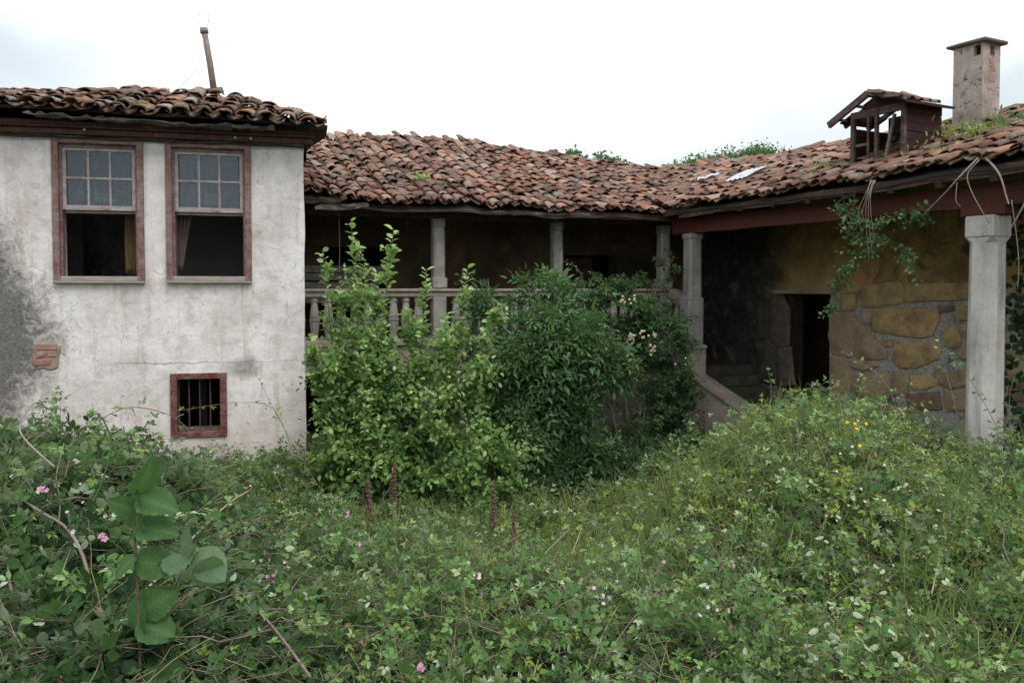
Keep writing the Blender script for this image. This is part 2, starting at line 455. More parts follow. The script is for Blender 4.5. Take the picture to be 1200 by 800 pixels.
M['big_leaf'] = leaf_mat('broad_leaf', (.028, .075, .024), (.055, .125, .042), (.10, .19, .07), (.30, .38, .27), .3, .5)
def add_veins(m):
    t = m.node_tree; b = t.nodes['Principled BSDF']
    c = t.nodes.new('ShaderNodeTexCoord'); sp = t.nodes.new('ShaderNodeSeparateXYZ')
    t.links.new(c.outputs['Object'], sp.inputs[0])
    ax = mth(t, 'ABSOLUTE', sp.outputs[0])
    f = mth(t, 'FRACT', mth(t, 'MULTIPLY', mth(t, 'SUBTRACT', sp.outputs[1], mth(t, 'MULTIPLY', ax, .75)), 8.0))
    side = mth(t, 'ABSOLUTE', mth(t, 'SUBTRACT', f, .5))
    v1 = ramp(t, side, [(.0, (1, 1, 1)), (.09, (0, 0, 0))])
    v2 = ramp(t, ax, [(.0, (1, 1, 1)), (.022, (0, 0, 0))])
    v = mth(t, 'MAXIMUM', v1, v2)
    old = b.inputs['Base Color'].links[0].from_socket
    blot = noise(t, c.outputs['Object'], 5, 5, .7)
    col = mix(t, .45, old, ramp(t, blot, [(.35, (.55, .6, .5)), (.65, (1, 1, 1))]), 'MULTIPLY')
    col = mix(t, mth(t, 'MULTIPLY', v, .38), col, (.16, .25, .11))
    t.links.new(col, b.inputs['Base Color'])
    bump(t, b, mth(t, 'ADD', mth(t, 'MULTIPLY', side, -.5), mth(t, 'MULTIPLY', v, -.3)), .35, .01)
add_veins(M['big_leaf'])
M['far_leaf'] = leaf_mat('far_tree_leaf', (.04, .085, .035), (.075, .14, .06), (.13, .21, .09), (.19, .26, .15), .25, .6)
M['grass'] = leaf_mat('grass_blade', (.04, .09, .02), (.085, .16, .035), (.19, .25, .08), (.34, .34, .17), .3, .6)
M['dry'] = surf_mat('dry_stalk', (.26, .21, .11), (.42, .36, .20), scale=20, fine=80)
M['cane'] = surf_mat('bramble_cane', (.13, .10, .07), (.26, .20, .16), (.19, .21, .12), scale=9, fine=50)
M['cane_purple'] = surf_mat('purple_cane', (.16, .11, .11), (.26, .20, .19), scale=9, fine=50)
M['dead'] = surf_mat('dead_leaf', (.12, .075, .04), (.26, .17, .09), scale=20, fine=60)
M['root'] = surf_mat('hanging_root', (.24, .19, .155), (.36, .30, .26), scale=12, fine=60)
M['pink'] = flat('pink_petal', (.52, .24, .38), .6)
M['palepink'] = flat('pale_petal', (.62, .47, .48), .6)
M['cream'] = flat('cream_petal', (.55, .43, .27), .6)
M['white_petal'] = flat('white_petal', (.75, .74, .68), .6)
M['yellow_petal'] = flat('yellow_petal', (.75, .50, .05), .6)
M['dock'] = flat('rust_seed', (.13, .072, .052), .8)

# ------------------------------------------------------------------ object helpers
def link(name, me, parent=None, mat=None):
    o = bpy.data.objects.new(name, me)
    COL.objects.link(o)
    if parent is not None:
        o.parent = parent
    if mat is not None and me is not None and not me.materials:
        me.materials.append(mat)
    return o

def tag(o, label=None, cat=None, group=None, kind=None):
    if label: o['label'] = label
    if cat: o['category'] = cat
    if group: o['group'] = group
    if kind: o['kind'] = kind
    return o

def empty(name, loc=(0, 0, 0), rz=0.0):
    o = bpy.data.objects.new(name, None)
    COL.objects.link(o)
    o.location = loc
    o.rotation_euler = (0, 0, rz)
    o.empty_display_size = .2
    return o

def bm_obj(name, bm, mat, parent=None, smooth=False):
    me = bpy.data.meshes.new(name)
    bmesh.ops.recalc_face_normals(bm, faces=bm.faces[:])
    bm.to_mesh(me)
    bm.free()
    if smooth:
        for p in me.polygons:
            p.use_smooth = True
    return link(name, me, parent, mat)

def box(bm, a, b, jit=0.0, bev=0.0):
    x0, y0, z0 = a; x1, y1, z1 = b
    vs = [bm.verts.new((x, y, z)) for x in (x0, x1) for y in (y0, y1) for z in (z0, z1)]
    if jit:
        for v in vs:
            v.co += Vector((random.uniform(-jit, jit), random.uniform(-jit, jit), random.uniform(-jit, jit)))
    idx = [(0, 1, 3, 2), (4, 6, 7, 5), (0, 4, 5, 1), (2, 3, 7, 6), (0, 2, 6, 4), (1, 5, 7, 3)]
    fs = [bm.faces.new([vs[i] for i in f]) for f in idx]
    if bev:
        es = list({e for f in fs for e in f.edges})
        bmesh.ops.bevel(bm, geom=es, offset=bev, segments=1, affect='EDGES', clamp_overlap=True)
    return vs

def box_obj(name, a, b, mat, parent=None, jit=0.0, bev=0.0):
    bm = bmesh.new()
    box(bm, a, b, jit, bev)
    return bm_obj(name, bm, mat, parent)

def beam(bm, p0, p1, w_, h_, up=Vector((0, 0, 1)), jit=0.0, w2=None, h2=None):
    p0 = Vector(p0); p1 = Vector(p1)
    d = (p1 - p0).normalized()
    if abs(d.dot(up)) > .98:
        up = Vector((0, 1, 0))
    s = d.cross(up).normalized()
    u = s.cross(d).normalized()
    w2 = w2 or w_; h2 = h2 or h_
    vs = []
    for p, ww, hh in ((p0, w_, h_), (p1, w2, h2)):
        for a, b in ((-1, -1), (1, -1), (1, 1), (-1, 1)):
            q = p + s * a * ww / 2 + u * b * hh / 2
            if jit: q += Vector((random.uniform(-jit, jit), random.uniform(-jit, jit), random.uniform(-jit, jit)))
            vs.append(bm.verts.new(q))
    for f in ((3, 2, 1, 0), (4, 5, 6, 7), (0, 1, 5, 4), (1, 2, 6, 5), (2, 3, 7, 6), (3, 0, 4, 7)):
        bm.faces.new([vs[i] for i in f])

def rough_beam(bm, p0, p1, w_, h_, n=8, amp=.012):
    """a board with wavering edges"""
    p0 = Vector(p0); p1 = Vector(p1)
    d = (p1 - p0).normalized(); s = d.cross(Vector((0, 0, 1))).normalized(); u = s.cross(d)
    prev = None
    for i in range(n + 1):
        c = p0.lerp(p1, i / n)
        ring = []
        for a, b in ((-1, -1), (1, -1), (1, 1), (-1, 1)):
            q = c + s * a * w_ / 2 + u * (b * h_ / 2 + random.uniform(-amp, amp)) + s * random.uniform(-amp, amp) * .3
            ring.append(bm.verts.new(q))
        if prev:
            for k in range(4):
                bm.faces.new((prev[k], prev[(k + 1) % 4], ring[(k + 1) % 4], ring[k]))
        else:
            bm.faces.new(ring[::-1])
        prev = ring
    bm.faces.new(prev)

def tube(bm, pts, r0, r1=None, seg=6):
    r1 = r1 if r1 is not None else r0
    prev = None
    n = len(pts)
    pts = [Vector(p) for p in pts]
    for i, p in enumerate(pts):
        d = (pts[min(i + 1, n - 1)] - pts[max(i - 1, 0)]).normalized()
        a = d.orthogonal().normalized() if prev is None else (last - d * last.dot(d)).normalized()
        last = a
        b = d.cross(a)
        r = r0 + (r1 - r0) * i / max(1, n - 1)
        ring = [bm.verts.new(p + (a * math.cos(2 * math.pi * k / seg) + b * math.sin(2 * math.pi * k / seg)) * r) for k in range(seg)]
        if prev:
            for k in range(seg):
                bm.faces.new((prev[k], prev[(k + 1) % seg], ring[(k + 1) % seg], ring[k]))
        else:
            bm.faces.new(ring[::-1])
        prev = ring
    bm.faces.new(prev)

def curve_pts(ctrl, n=14):
    """Catmull-Rom through control points"""
    c = [Vector(p) for p in ctrl]
    c = [c[0] * 2 - c[1]] + c + [c[-1] * 2 - c[-2]]
    outp = []
    segs = len(c) - 3
    per = max(2, n // segs)
    for i in range(segs):
        p0, p1, p2, p3 = c[i:i + 4]
        for k in range(per):
            t = k / per
            outp.append(.5 * ((2 * p1) + (p2 - p0) * t + (2 * p0 - 5 * p1 + 4 * p2 - p3) * t * t + (3 * p1 - p0 - 3 * p2 + p3) * t ** 3))
    outp.append(c[-2])
    return outp

def at(px, py, Y):
    return Vector(((px - 600) / F * Y, Y, E + (HOR - py) / F * Y))

class Frame:
    """a building frame: s along the front, t to the back"""
    def __init__(self, x, y, deg):
        self.o = Vector((x, y)); self.a = math.radians(deg)
        self.d = Vector((math.cos(self.a), math.sin(self.a)))
        self.n = Vector((-math.sin(self.a), math.cos(self.a)))
    def w(self, s, t, z):
        p = self.o + self.d * s + self.n * t
        return Vector((p.x, p.y, z))
    def inv(self, x, y):
        r = Vector((x, y)) - self.o
        return r.dot(self.d), r.dot(self.n)
    def hit(self, px, py, t=0.0):
        u = (px - 600) / F
        o = self.o + self.n * t
        # o + s d = Y (u,1)
        s = (u * o.y - o.x) / (self.d.x - u * self.d.y)
        Y = o.y + s * self.d.y
        return s, E + (HOR - py) / F * Y
    def s(self, px, t=0.0):
        return self.hit(px, HOR, t)[0]

FL = Frame(-2.347, 9.4, 14.0)      # left house front
FV = Frame(-2.61, 10.6, 21.0)      # gallery front
FR = Frame(2.52, 12.0, -62.1)      # right wing post line

def wall_open(bm, s0, s1, z0, z1, t0, t1, opens):
    """a wall slab with rectangular openings (a,b,zb,zt), as clean cells"""
    xs = sorted({s0, s1, *[o[0] for o in opens], *[o[1] for o in opens]})
    zs = sorted({z0, z1, *[o[2] for o in opens], *[o[3] for o in opens]})
    def isopen(x, z):
        return any(o[0] < x < o[1] and o[2] < z < o[3] for o in opens)
    V = {}
    def v(i, j, k):
        if (i, j, k) not in V:
            V[(i, j, k)] = bm.verts.new((xs[i], (t0, t1)[k], zs[j]))
        return V[(i, j, k)]
    solid = {(i, j): not isopen((xs[i] + xs[i + 1]) / 2, (zs[j] + zs[j + 1]) / 2) for i in range(len(xs) - 1) for j in range(len(zs) - 1)}
    for (i, j), sld in solid.items():
        if not sld: continue
        bm.faces.new((v(i, j, 0), v(i + 1, j, 0), v(i + 1, j + 1, 0), v(i, j + 1, 0)))
        bm.faces.new((v(i, j, 1), v(i, j + 1, 1), v(i + 1, j + 1, 1), v(i + 1, j, 1)))
        for di, dj, e in ((-1, 0, ((i, j), (i, j + 1))), (1, 0, ((i + 1, j), (i + 1, j + 1))), (0, -1, ((i, j), (i + 1, j))), (0, 1, ((i, j + 1), (i + 1, j + 1)))):
            if not solid.get((i + di, j + dj), False):
                (a, b), (c, d) = e
                bm.faces.new((v(a, b, 0), v(c, d, 0), v(c, d, 1), v(a, b, 1)))

# ------------------------------------------------------------------ roof tiles
def tile_mesh(name, r0, r1, length, flip=False, seed=0, th=.017, hgt=.66):
    """a tapered half-round clay tile; low end at y=0, high end at y=length; flip = pan (hollow up)"""
    rr = random.Random(seed)
    bm = bmesh.new()
    seg = 6
    warp = rr.uniform(-.006, .006)
    rings = []
    for yi, (y, r) in enumerate(((0, r0), (length, r1))):
        for rad in (r, r - th):
            ring = []
            for k in range(seg + 1):
                a = math.pi * (.06 + .88 * k / seg)
                x = math.cos(a) * rad
                z = math.sin(a) * rad * hgt
                if flip:
                    z = -z + r * .45
                z += warp * (1 if k > 3 else -1) * (1 - yi)
                yy = y + (rr.uniform(-.008, .008) if yi == 0 else 0)
                ring.append(bm.verts.new((x, yy, z)))
            rings.append(ring)
    o0, i0, o1, i1 = rings
    for k in range(seg):
        bm.faces.new((o0[k], o0[k + 1], o1[k + 1], o1[k]))
        bm.faces.new((i0[k + 1], i0[k], i1[k], i1[k + 1]))
        bm.faces.new((o0[k + 1], o0[k], i0[k], i0[k + 1]))
        bm.faces.new((o1[k], o1[k + 1], i1[k + 1], i1[k]))
    bm.faces.new((o0[0], o1[0], i1[0], i0[0]))
    bm.faces.new((o0[seg], i0[seg], i1[seg], o1[seg]))
    bmesh.ops.recalc_face_normals(bm, faces=bm.faces[:])
    me = bpy.data.meshes.new(name)
    bm.to_mesh(me); bm.free()
    for p in me.polygons:
        p.use_smooth = len(p.vertices) == 4 and abs(p.normal.y) < .5
    return me

def tile_set(mat, tag_, r=.088):
    cov = [tile_mesh('cover_tile_' + tag_, r * random.uniform(.94, 1.05), r * .78, .40, False, k) for k in range(4)]
    pan = [tile_mesh('pan_tile_' + tag_, r * .90, r * 1.04, .40, True, 20 + k) for k in range(3)]
    for m_ in cov + pan:
        m_.materials.append(mat)
    return cov, pan

def place_tiles(fr, roof, cells, sets, mat, limit=300, name='tile'):
    """cells: list of (location local, 3x3 matrix, mesh); nearest ones become objects, the rest one mesh"""
    cw = Vector((0, 0, E))
    def key(c):
        p = fr.w(c[0].x, c[0].y, c[0].z)
        u = p.x / p.y
        offv = max(0, abs(u) - .66) * 40
        return (p - cw).length + offv
    cells.sort(key=key)
    for loc, rot, me in cells[:limit]:
        o = bpy.data.objects.new(name, me)
        COL.objects.link(o)
        o.parent = roof
        o.matrix_local = Matrix.Translation(loc) @ rot.to_4x4()
    rest = cells[limit:]
    if rest:
        cache = {}
        VV, FF, off = [], [], 0
        for loc, rot, me in rest:
            if me.name not in cache:
                co = np.empty(len(me.vertices) * 3); me.vertices.foreach_get('co', co)
                cache[me.name] = (co.reshape(-1, 3), [tuple(p.vertices) for p in me.polygons])
            co, fs = cache[me.name]
            R = np.array(rot)
            VV.append(co @ R.T + np.array(loc))
            FF += [tuple(i + off for i in f) for f in fs]
            off += len(co)
        me = bpy.data.meshes.new('far_tiles')
        me.from_pydata(np.concatenate(VV).tolist(), [], FF)
        me.materials.append(mat)
        for p in me.polygons: p.use_smooth = False
        tag(link('tile_field', me, roof), 'farther clay tiles of the roof, too many to part', kind='stuff')

def lay(zf, s, w_, yaw=0, roll=0, pitch=0, lift=0, dwn=-1):
    """local frame on a roof surface z=zf(s,w): returns location and rotation (tile y axis runs up the slope)"""
    e = .05
    z = zf(s, w_)
    ds = Vector((e, 0, zf(s + e, w_) - z)).normalized()
    dw = Vector((0, e, zf(s, w_ + e) - z)).normalized()
    n = ds.cross(dw).normalized()
    dx = dw.cross(n).normalized()
    R = Matrix((dx, dw, n)).transposed()
    R = R @ Matrix.Rotation(yaw, 3, 'Z') @ Matrix.Rotation(roll, 3, 'Y') @ Matrix.Rotation(pitch, 3, 'X')
    return Vector((s, w_, z)) + n * lift, R

def roof_cells(zf, s0, s1, w0, wmax, ok, covs, pans, pitch_s=.2, expo=.295, seed=1, mess=1.0):
    rr = random.Random(seed)
    cells = []
    ncol = int((s1 - s0) / pitch_s)
    for i in range(ncol + 1):
        s = s0 + i * pitch_s
        ds = rr.uniform(-.012, .012) * mess
        rows = int((wmax(s) - w0) / expo) + 1
        cph = rr.gauss(0, .035) * mess
        for j in range(rows):
            wv = w0 + j * expo + (cph if j else cph * .6)
            if not ok(s, wv + .15):
                continue
            for kind in (0, 1):
                ss = s + ds + (pitch_s / 2 if kind else 0)
                slide = rr.gauss(0, .028) * mess
                yaw = rr.gauss(0, .07) * mess
                if rr.random() < .07 * mess:
                    slide += rr.uniform(-.09, .06); yaw += rr.uniform(-.28, .28)
                if kind == 0:
                    if rr.random() < .022 * mess:      # a missing cover
                        continue
                    loc, R = lay(zf, ss, wv + slide, yaw, rr.gauss(0, .05), -.06 + rr.gauss(0, .035), .066 + rr.uniform(0, .022))
                    cells.append((loc, R, rr.choice(covs)))
                else:
                    loc, R = lay(zf, ss, wv + slide * .6 + (.05 if j == 0 else 0), yaw * .5, rr.gauss(0, .03), -.05, .048)
                    cells.append((loc, R, rr.choice(pans)))
    return cells

def bumpy(x, y, s=1.0):
    return mnoise.noise(Vector((x * s, y * s, 3.7)))

# ================================================================== SETTING: ground
def ground_z(x, y):
    """courtyard terrain: 0 in the middle, rising to the left house foot"""
    v = .45 * max(0.0, min(1.0, (-x - .9) / 1.6)) * max(0.0, min(1.0, (y - 4.2) / 3.2))
    v += .25 * max(0.0, min(1.0, (x - 2.2) / 2.0)) * max(0.0, min(1.0, (y - 4.5) / 3.0))
    return v + .05 * bumpy(x, y, .8)

def build_ground():
    bm = bmesh.new()
    xs = [-400, -150, -60, -30, -18] + [-12 + .5 * i for i in range(49)] + [18, 30, 60, 150, 400]
    ys = [-400, -120, -40, -15] + [-6 + .5 * i for i in range(53)] + [26, 35, 60, 150, 500]
    g = [[bm.verts.new((x, y, ground_z(x, y) if abs(x) < 14 and -6 < y < 22 else 0)) for x in xs] for y in ys]
    for j in range(len(ys) - 1):
        for i in range(len(xs) - 1):
            bm.faces.new((g[j][i], g[j][i + 1], g[j + 1][i + 1], g[j + 1][i]))
    o = bm_obj('ground', bm, M['soil'], None, True)
    tag(o, kind='structure')
build_ground()

# ================================================================== LEFT HOUSE
house = empty('plastered_house', FL.w(0, 0, 0), FL.a)
tag(house, 'pale plastered two storey house on the left with two red sash windows', 'house')
WT = .38
def lrect(x0, y0, x1, y1, t=0.0):
    a = FL.hit(x0, (y0 + y1) / 2, t)[0]; b = FL.hit(x1, (y0 + y1) / 2, t)[0]
    zt = (FL.hit(x0, y0, t)[1] + FL.hit(x1, y0, t)[1]) / 2
    zb = (FL.hit(x0, y1, t)[1] + FL.hit(x1, y1, t)[1]) / 2
    return a, b, zb, zt
W1 = lrect(68, 167, 166.5, 326)
W2 = lrect(200, 172, 292, 326)
W3 = lrect(203, 441, 260, 509)
ztop = E + 1.62
op = [W1, W2, W3]
BP = lrect(39, 404, 67, 431)       # spalled patch with bricks
bm = bmesh.new()
wall_open(bm, -7.0, 0.0, -.3, ztop, 0, WT, op + [])
house_wall = bm_obj('wall', bm, M['plaster'], house)
# displace the face a little: old hand-laid plaster
bm = bmesh.new(); bm.from_mesh(house_wall.data)
bmesh.ops.subdivide_edges(bm, edges=[e for e in bm.edges if e.calc_length() > .5], cuts=5, use_grid_fill=True)
def in_open_edge(v):
    return any(o[0] - .02 < v.co.x < o[1] + .02 and o[2] - .02 < v.co.z < o[3] + .02 for o in op)
for v in bm.verts:
    if v.co.y < .01 and not in_open_edge(v):
        v.co.y += .018 * bumpy(v.co.x, v.co.z, 1.3) + .008
    if v.co.x > -.01:
        v.co.x += .02 * bumpy(v.co.y + 5, v.co.z, 2.2)
bm.to_mesh(house_wall.data); bm.free()
for nm, a, b in (('side_wall', (-.36, WT, -.3), (-.002, 4.6, ztop)), ('side_wall', (-6.998, WT, -.3), (-6.64, 4.6, ztop)),
                 ('back_wall', (-6.64, 4.3, -.3), (-.36, 4.6, ztop))):
    box_obj(nm, a, b, M['plaster'], house)
box_obj('ceiling', (-6.64, WT, ztop - .16), (-.36, 4.3, ztop - .1), M['dark_wood'], house)
box_obj('upper_floor', (-6.64, WT, E - .78), (-.36, 4.3, E - .62), M['dark_wood'], house)
# inner partitions: grey plaster with a doorway behind the left window
sL, _ = FL.hit(98, 300, 2.4)
bm = bmesh.new()
wall_open(bm, -6.64, -.36, E - .62, ztop - .16, 2.4, 2.5, [(sL, sL + .95, E - .618, E + 1.3)])
bm_obj('partition', bm, M['interior'], house)

def sash_window(rect, name, pane_lights, frame_m):
    a, b, z0, z1 = rect
    f = .062
    root_z = z0
    wn = empty(name, (a, 0, z0)); wn.parent = house
    # all parts local to the window's lower left corner
    W, H = b - a, z1 - z0
    bm = bmesh.new()   # outer architrave, proud of the wall
    box(bm, (-.035, -.035, -.03), (f - .03, .12, H + .03), 0, .006)
    box(bm, (W - f + .03, -.035, -.03), (W + .035, .12, H + .03), 0, .006)
    box(bm, (f - .03, -.033, H - f + .03), (W - f + .03, .12, H + .03), 0, .006)
    bm_obj('frame', bm, frame_m, wn)
    bm = bmesh.new()
    box(bm, (-.035, -.06, -.055), (W + .035, .14, -.0305), 0, .005)
    box(bm, (f - .03, -.03, -.03), (W - f + .03, .12, .02), 0, .005)
    bm_obj('sill', bm, M['grey_wood'], wn)
    # inner stops
    bm = bmesh.new()
    i0, i1 = f - .03, W - f + .03
    box(bm, (i0, .02, .02), (i0 + .022, .12, H - f + .03))
    box(bm, (i1 - .022, .02, .02), (i1, .12, H - f + .03))
    box(bm, (i0 + .022, .02, H - f - .005), (i1 - .022, .12, H - f + .03))
    bm_obj('inner_frame', bm, frame_m, wn)
    # upper sash: 3 x 2 panes
    s0, s1 = i0 + .024, i1 - .024
    zt = H - f - .007
    zb = H * .50
    st = .035
    sash = bmesh.new()
    box(sash, (s0, .035, zb), (s0 + st, .075, zt)); box(sash, (s1 - st, .035, zb), (s1, .075, zt))
    box(sash, (s0 + st, .035, zt - .03), (s1 - st, .075, zt)); box(sash, (s0 + st, .033, zb), (s1 - st, .077, zb + .05))
    pw = (s1 - s0 - 2 * st) / 3
    zm = (zb + .05 + zt - .03) / 2
    for k in (1, 2):
        xx = s0 + st + pw * k
        box(sash, (xx - .011, .04, zb + .05), (xx + .011, .07, zt - .03))
    for k in range(3):
        xx = s0 + st + pw * k
        box(sash, (xx + (.011 if k else 0), .04, zm - .011), (xx + pw - (.011 if k < 2 else 0), .07, zm + .011))
    so_ = bm_obj('sash', sash, M['red_grey'], wn)
    # lower sash pushed up behind the upper one: its bottom rail just shows
    sb = bmesh.new()
    box(sb, (s0, .085, zb - .03), (s1, .12, zb + .012))
    bm_obj('raised_sash_rail', sb, M['red_grey'], wn)
    for k in range(3):
        for q in range(2):
            xx = s0 + st + pw * k
            za = zb + .05 if q == 0 else zm + .011
            zc = zm - .011 if q == 0 else zt - .03
            pb = bmesh.new()
            dx = .0
            box(pb, (xx + .009, .052, za - .002), (xx + pw - .009, .056, zc + .002))
            bm_obj('pane', pb, M['glass'], wn)
    return wn
w1 = sash_window(W1, 'window', 0, M['red_wood'])
w2 = sash_window(W2, 'window', 0, M['red_wood'])
w1['label'] = 'left raised sash window with six dusty panes'
w2['label'] = 'right raised sash window with six dusty panes'
# barred cellar window
a, b, z0, z1 = W3
gw = empty('barred_window', (a, 0, z0)); gw.parent = house
gw['label'] = 'small dark red framed window with iron bars'
W, H = b - a, z1 - z0
bm = bmesh.new()
box(bm, (-.04, -.03, -.035), (.03, .12, H + .035), .002, .005); box(bm, (W - .03, -.03, -.035), (W + .04, .12, H + .035), .002, .005)
box(bm, (.03, -.028, H - .03), (W - .03, .12, H + .035), .002, .005); box(bm, (.03, -.028, -.035), (W - .03, .12, .03), .002, .005)
bm_obj('frame', bm, M['dark_red'], gw)
for k in range(3):
    bm = bmesh.new()
    xx = .03 + (W - .06) * (k + 1) / 4
    tube(bm, [(xx, .06, .02), (xx + .003, .06, H * .5), (xx, .06, H - .02)], .008)
    bm_obj('bar', bm, M['iron'], gw)
box_obj('inner_sill', (.03, .12, -.02), (W - .03, .34, .035), M['rotten'], gw)

# spalled plaster: bricks showing in a ragged recess rim
a, b, z0, z1 = BP
patch = empty('brick_patch', (a, 0, z0)); patch.parent = house
W, H = b - a, z1 - z0
bm = bmesh.new()
n = 26
ring0, ring1 = [], []
for k in range(n):
    an = 2 * math.pi * k / n
    sx = math.copysign(abs(math.cos(an)) ** .6, math.cos(an)); sz = math.copysign(abs(math.sin(an)) ** .6, math.sin(an))
    rr_ = random.uniform(.88, 1.12)
    ring0.append(bm.verts.new((W / 2 + sx * W * .5 * rr_, -.010, H / 2 + sz * H * .52 * rr_)))
    ring1.append(bm.verts.new((W / 2 + sx * W * .62 * rr_, .012, H / 2 + sz * H * .66 * rr_)))
for k in range(n):
    bm.faces.new((ring0[k], ring0[(k + 1) % n], ring1[(k + 1) % n], ring1[k]))
bm.faces.new(ring0)
bm_obj('bed', bm, M['brick_bed'], patch)
for r_, (x0, x1) in enumerate(((.0, .72), (.12, .95), (.05, .98))):
    zc = .03 + r_ * H * .33
    for q in range(2 if r_ == 1 else 1):
        xa = W * (x0 + (x1 - x0) * .52 * q)
        xb = W * (x0 + (x1 - x0) * (.48 if r_ == 1 and q == 0 else 1))
        box_obj('brick', (xa, -.024, zc), (xb, .01, zc + H * .25), M['brick'], patch, .007, .005)

# fascia, moulding, cable, insulators
zf0, zf1 = E + 1.605, E + 1.745
fa = bmesh.new()
box(fa, (-7.0, -.10, zf0 + .005), (.10, -.012, zf0 + .065), 0, .008)
box(fa, (-7.0, -.15, zf0 + .067), (.13, -.012, zf0 + .087), 0, .008)
box(fa, (-7.0, -.13, zf0 + .089), (.12, -.012, zf1), 0, .008)
bm_obj('fascia', fa, M['fascia'], house)
for px, py in ((103, 154), (278, 163), (296, 164)):
    s_, z_ = FL.hit(px, py, -.11)
    bm = bmesh.new()
    tube(bm, [(s_, -.095, z_), (s_, -.135, z_)], .014, .012, 8)
    bm_obj('insulator', bm, M['porcelain'], house, True)
cb = bmesh.new()
for k, (zo, ph) in enumerate(((-.006, 0.), (-.022, 1.3))):
    pts = []
    for i in range(50):
        s_ = -7.0 + i * 7.05 / 49
        pts.append((s_, -.03 - .012 * k, zf0 + zo - .010 * abs(math.sin(i * .55 + ph)) + .004 * math.sin(i * 1.9)))
    tube(cb, pts, .0065, seg=5)
tag(bm_obj('electric_cable', cb, M['cable'], None), 'pair of sagging black cables strung along the house under its brown fascia', 'cable')
bpy.data.objects['electric_cable'].location = FL.w(0, 0, 0); bpy.data.objects['electric_cable'].rotation_euler = (0, 0, FL.a)

# roof
def zl(s, w_):
    base = E + 1.795 - .055 * max(0, min(1, (s + 3.0) / 3.2)) ** 1.5
    z = base + .275 * (w_ + .36)
    hip = base + .47 * (.22 - s)
    return min(z, hip) + .020 * bumpy(s, w_, 1.1)
def zl_plain(s, w_):
    base = E + 1.795 - .055 * max(0, min(1, (s + 3.0) / 3.2)) ** 1.5
    return base + (.20 + .15 * max(0, min(1, (s + 4.4) / 3.2))) * (w_ + .36) + .020 * bumpy(s, w_, 1.1)
rf = bmesh.new()
gs = [-7.2 + .3 * i for i in range(25)] + [.26]
gw_ = [-.31, 0, .35, .7, 1.05, 1.4, 1.6, 2.8, 4.0]
def zdeck(s, w_):
    ww = w_ if w_ < 1.6 else 1.6 - .8 * (w_ - 1.6)
    return min(zl_plain(s, ww) + .035, E + 1.785 + .46 * (.28 - s))
cs_ = lambda s, t_: s if t_ < .3 else min(s, .26 - .22 * min(1, (t_ - .3)) )
top = [[rf.verts.new((cs_(s, t_), t_, zdeck(s, t_))) for s in gs] for t_ in gw_]
bot = [[rf.verts.new((cs_(s, t_), t_, zdeck(s, t_) - .03)) for s in gs] for t_ in gw_]
for j in range(len(gw_) - 1):
    for i in range(len(gs) - 1):
        rf.faces.new((top[j][i], top[j][i + 1], top[j + 1][i + 1], top[j + 1][i]))
        rf.faces.new((bot[j][i], bot[j + 1][i], bot[j + 1][i + 1], bot[j][i + 1]))
for i in range(len(gs) - 1):
    rf.faces.new((top[0][i], bot[0][i], bot[0][i + 1], top[0][i + 1]))
roofL = bm_obj('roof', rf, M['deck'], house)
covL, panL = tile_set(M['tile_left'], 'left', .097)
cells = roof_cells(zl_plain, -5.0, .2, -.42, lambda s: 1.5, lambda s, w_: w_ < 1.5 and (w_ < .55 or s < .06) and zl_plain(s, w_) <= E + 1.75 + .50 * (.28 - s) + .02, covL, panL, .21, .30, 3, 1.25)
place_tiles(FL, roofL, cells, None, M['tile_left'], 296)
# hip and ridge tiles
def cover_line(parent, pts, covs, step=.31, lift=.04, sc=1.2, jit=.05, name='tile'):
    L = 0
    segs = [(Vector(pts[i]), Vector(pts[i + 1])) for i in range(len(pts) - 1)]
    tot = sum((b - a).length for a, b in segs)
    n = int(tot / step)
    for k in range(n):
        d = k * step
        for a, b in segs:
            l = (b - a).length
            if d <= l:
                p = a.lerp(b, d / l); dr = (b - a).normalized(); break
            d -= l
        up = Vector((0, 0, 1)); x = dr.cross(up).normalized(); n_ = x.cross(dr).normalized()
        R = Matrix((x, dr, n_)).transposed() @ Matrix.Rotation(random.gauss(0, jit), 3, 'Z') @ Matrix.Rotation(-.05 + random.gauss(0, .03), 3, 'X')
        R = R @ Matrix.Diagonal((sc, 1, sc))
        o = bpy.data.objects.new(name, random.choice(covs)); COL.objects.link(o)
        o.parent = parent
        o.matrix_local = Matrix.Translation(p + n_ * (lift + random.uniform(-.01, .02))) @ R.to_4x4()
hz = lambda s, t_: zl_plain(s, t_) + .03
cover_line(roofL, [(.17, -.36, hz(.2, -.38)), (-.98, 1.52, E + 1.75 + .50 * 1.24)], covL, .29, .04, 1.15)
cover_line(roofL, [(-.98, 1.52, zl_plain(-1, 1.52)), (-5.2, 1.52, zl_plain(-5, 1.52) - .03)], covL, .33, .05, 1.1, .12)
# rotten soffit boards between fascia and tiles
for s0_, s1_, z_, dz in ((-2.75, -2.0, 1.775, -.02), (-2.1, -.75, 1.752, -.02), (-.95, -.3, 1.74, .0)):
    bm = bmesh.new()
    rough_beam(bm, (s0_, -.24, E + z_), (s1_, -.22, E + z_ + dz), .14, .022, 14, .02)
    bm_obj('soffit_board', bm, M['rotten'], house)

